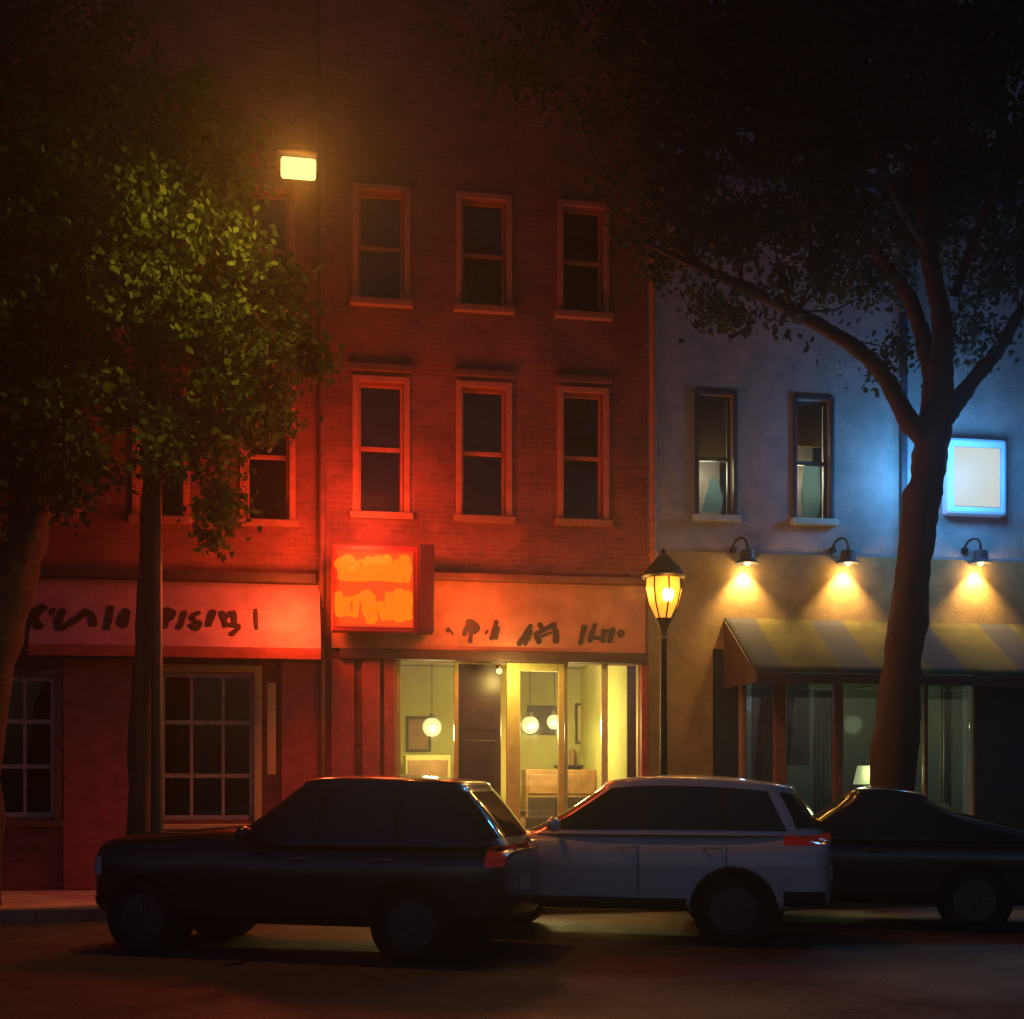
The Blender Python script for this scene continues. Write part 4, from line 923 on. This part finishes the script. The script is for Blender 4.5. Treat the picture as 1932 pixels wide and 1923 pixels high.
    def side_sheet(s, name, q, t0, t1, sg, m, off=.006):
        grid = []
        for j in range(9):
            f = j/8; t = t0+(t1-t0)*f; xl, xr = q[0]+(q[2]-q[0])*f, q[1]+(q[3]-q[1])*f; xf, xr_, hw = s.glev(t); cx, a = (xf+xr_)/2, (xr_-xf)/2; row = []
            for i in range(49):
                x = xl+(xr-xl)*i/48; row.append((x, sg*(hw*se((x-cx)/a, s.gh['n'])+off), s.gh['z0']+(s.gh['z1']-s.gh['z0'])*t-s.arch(x, t)))
            grid.append(row)
        s.sheet(name, grid, m)
    def end_sheet(s, name, sg, t0, t1):
        grid = []
        for j in range(9):
            t = t0+(t1-t0)*j/8; xf, xr, hw = s.glev(t); cx, a = (xf+xr)/2, (xr-xf)/2; row = []
            for i in range(61):
                y = (i/30-1)*hw*.84; xe = cx+sg*(a*se(y/hw, s.gh['n'])+.010); row.append((xe, y, s.gh['z0']+(s.gh['z1']-s.gh['z0'])*t-s.arch(xe, t)))
            grid.append(row)
        s.sheet(name, grid, M['car_glass'])
    def body_sheet(s, name, x0, x1, z0, z1, sg, m, off, nx=16):
        if x1 <= x0: return
        grid = []
        for j in range(7):
            z = z0+(z1-z0)*j/6; row = []
            for i in range(nx+1):
                f = i/nx; 
                if x1 > s.L-.1: f = math.sin(f*math.pi/2)
                elif x0 < .1: f = 1-math.cos(f*math.pi/2)
                x = x0+(x1-x0)*f; row.append((x+(off if x1 > s.L-.1 else (-off if x0 < .1 else 0))*.7, sg*(s.side_y(x, z)+off), z))
            grid.append(row)
        s.sheet(name, grid, m)
    def wheel(s, x, y, r, sg):
        w = bmesh.new(); prof = [(r*.62, -.10), (r*.90, -.105), (r*.97, -.085), (r, -.05), (r, .05), (r*.97, .085), (r*.90, .105), (r*.62, .10)]
        lathe(w, prof, (0, 0, 0), 'y', 40); o = obj('wheel', w, M['rubber'], s.root, smooth=True); o.location = (x, y, r)
        b = bmesh.new(); o_ = sg*.095
        lathe(b, [(r*.66, sg*.108), (r*.63, sg*.085), (r*.60, sg*.04), (r*.2, sg*.045)], (0, 0, 0), 'y', 36)
        lathe(b, [(.07, sg*.03), (.065, sg*.09), (.03, sg*.1)], (0, 0, 0), 'y', 20)
        for k in range(7):
            a = 2*math.pi*k/7; ca, sa = math.cos(a), math.sin(a)
            tube(b, [(ca*.05, sg*.085, sa*.05), (ca*r*.4, sg*.09, sa*r*.4), (ca*r*.63, sg*.085, sa*r*.63)], [.032, .022, .024], 6)
        obj('rim', b, M['alloy'], o, smooth=True)

def place(u, depth, xr, hw, ang):
    g = ground_at(u, depth); rz = -(R(ang)+YAW); c, s_ = math.cos(rz), math.sin(rz)
    lx, lyy = xr, -hw
    return (g.x-(c*lx-s_*lyy), g.y-(s_*lx+c*lyy), .004), rz

loc, rz = place(780, 11.75, 3.37, .80, 16)
c1 = Car('black navy hatchback suv parked nearest, in front of the pink awning shop', 'car', 4.18, 1.80, [(0, .96), (.12, 1.08), (.5, 1.13), (1.4, 1.19), (2.0, 1.13), (3.9, 1.10), (4.18, 1.0)], .27, .66, 3.37, .34,
    dict(z0=1.04, z1=1.61, xf=(1.30, 2.12), xfc=.05, xr=(4.14, 3.74), xrc=.10, hw=(.86, .70), n=4.8, arch=.04, seams=(1.52, 2.44, 3.28), handles=(2.18, 3.0), hm=M['chrome']), M['black_paint'], loc, rz,
    [(1.60, 2.42, 2.28, 2.46), (2.50, 3.22, 2.54, 3.16), (3.30, 3.86, 3.24, 3.60)], tail=(.86, 1.06), tail_len=.15)
loc, rz = place(1385, 12.95, 3.45, .80, 16)
c2 = Car('silver white wagon parked between the black suv and black coupe', 'car', 4.35, 1.78, [(0, .86), (.12, .98), (.5, 1.04), (1.5, 1.14), (2.0, 1.14), (3.9, 1.14), (4.35, 1.04)], .30, .75, 3.45, .35,
    dict(z0=1.09, z1=1.62, xf=(1.15, 2.02), xfc=.08, xr=(4.28, 3.98), xrc=.10, hw=(.85, .68), n=4.2, arch=.085, apex=.35, seams=(1.45, 2.50, 3.38), handles=(2.3, 3.15)), M['silver_paint'], loc, rz,
    [(1.46, 2.48, 2.18, 2.52), (2.56, 3.34, 2.60, 3.30), (3.42, 3.96, 3.38, 3.76)], tail=(1.0, 1.09), tail_len=.42)
loc, rz = place(1838, 14.2, 3.52, .78, 16)
c3 = Car('black fastback coupe at the right, partly behind the silver wagon', 'car', 4.62, 1.74, [(0, .78), (.12, .88), (.5, .94), (1.4, 1.02), (2.0, 1.04), (4.1, 1.04), (4.62, .98)], .25, .75, 3.52, .34,
    dict(z0=.98, z1=1.50, xf=(1.30, 2.12), xfc=.05, xr=(4.55, 3.05), xrc=.12, hw=(.83, .64), n=3.6, arch=.07, apex=.35, seams=(1.5, 2.7), handles=(2.4,)), M['coupe_paint'], loc, rz,
    [(1.62, 2.66, 2.34, 2.66), (2.72, 3.70, 2.72, 2.95)])

# ------------------------------------------------------------------ night haze
HZ = True
if HZ:
    hz = link('haze', bpy.data.meshes.new('haze')); bm = bx(-950, 950, -950, 950, -1.5, 15.5); bmesh.ops.recalc_face_normals(bm, faces=bm.faces); bm.to_mesh(hz.data); bm.free()
    m = bpy.data.materials.new('haze'); m.use_nodes = True; n = m.node_tree.nodes; n.remove(n['Principled BSDF'])
    v = n.new('ShaderNodeVolumePrincipled'); v.inputs['Density'].default_value = .0032; v.inputs['Color'].default_value = (.9, .9, .95, 1); v.inputs['Anisotropy'].default_value = .78
    m.node_tree.links.new(v.outputs[0], n['Material Output'].inputs['Volume']); hz.data.materials.append(m)
    tag(hz, 'thin night haze glowing round the lamps', kind='stuff')
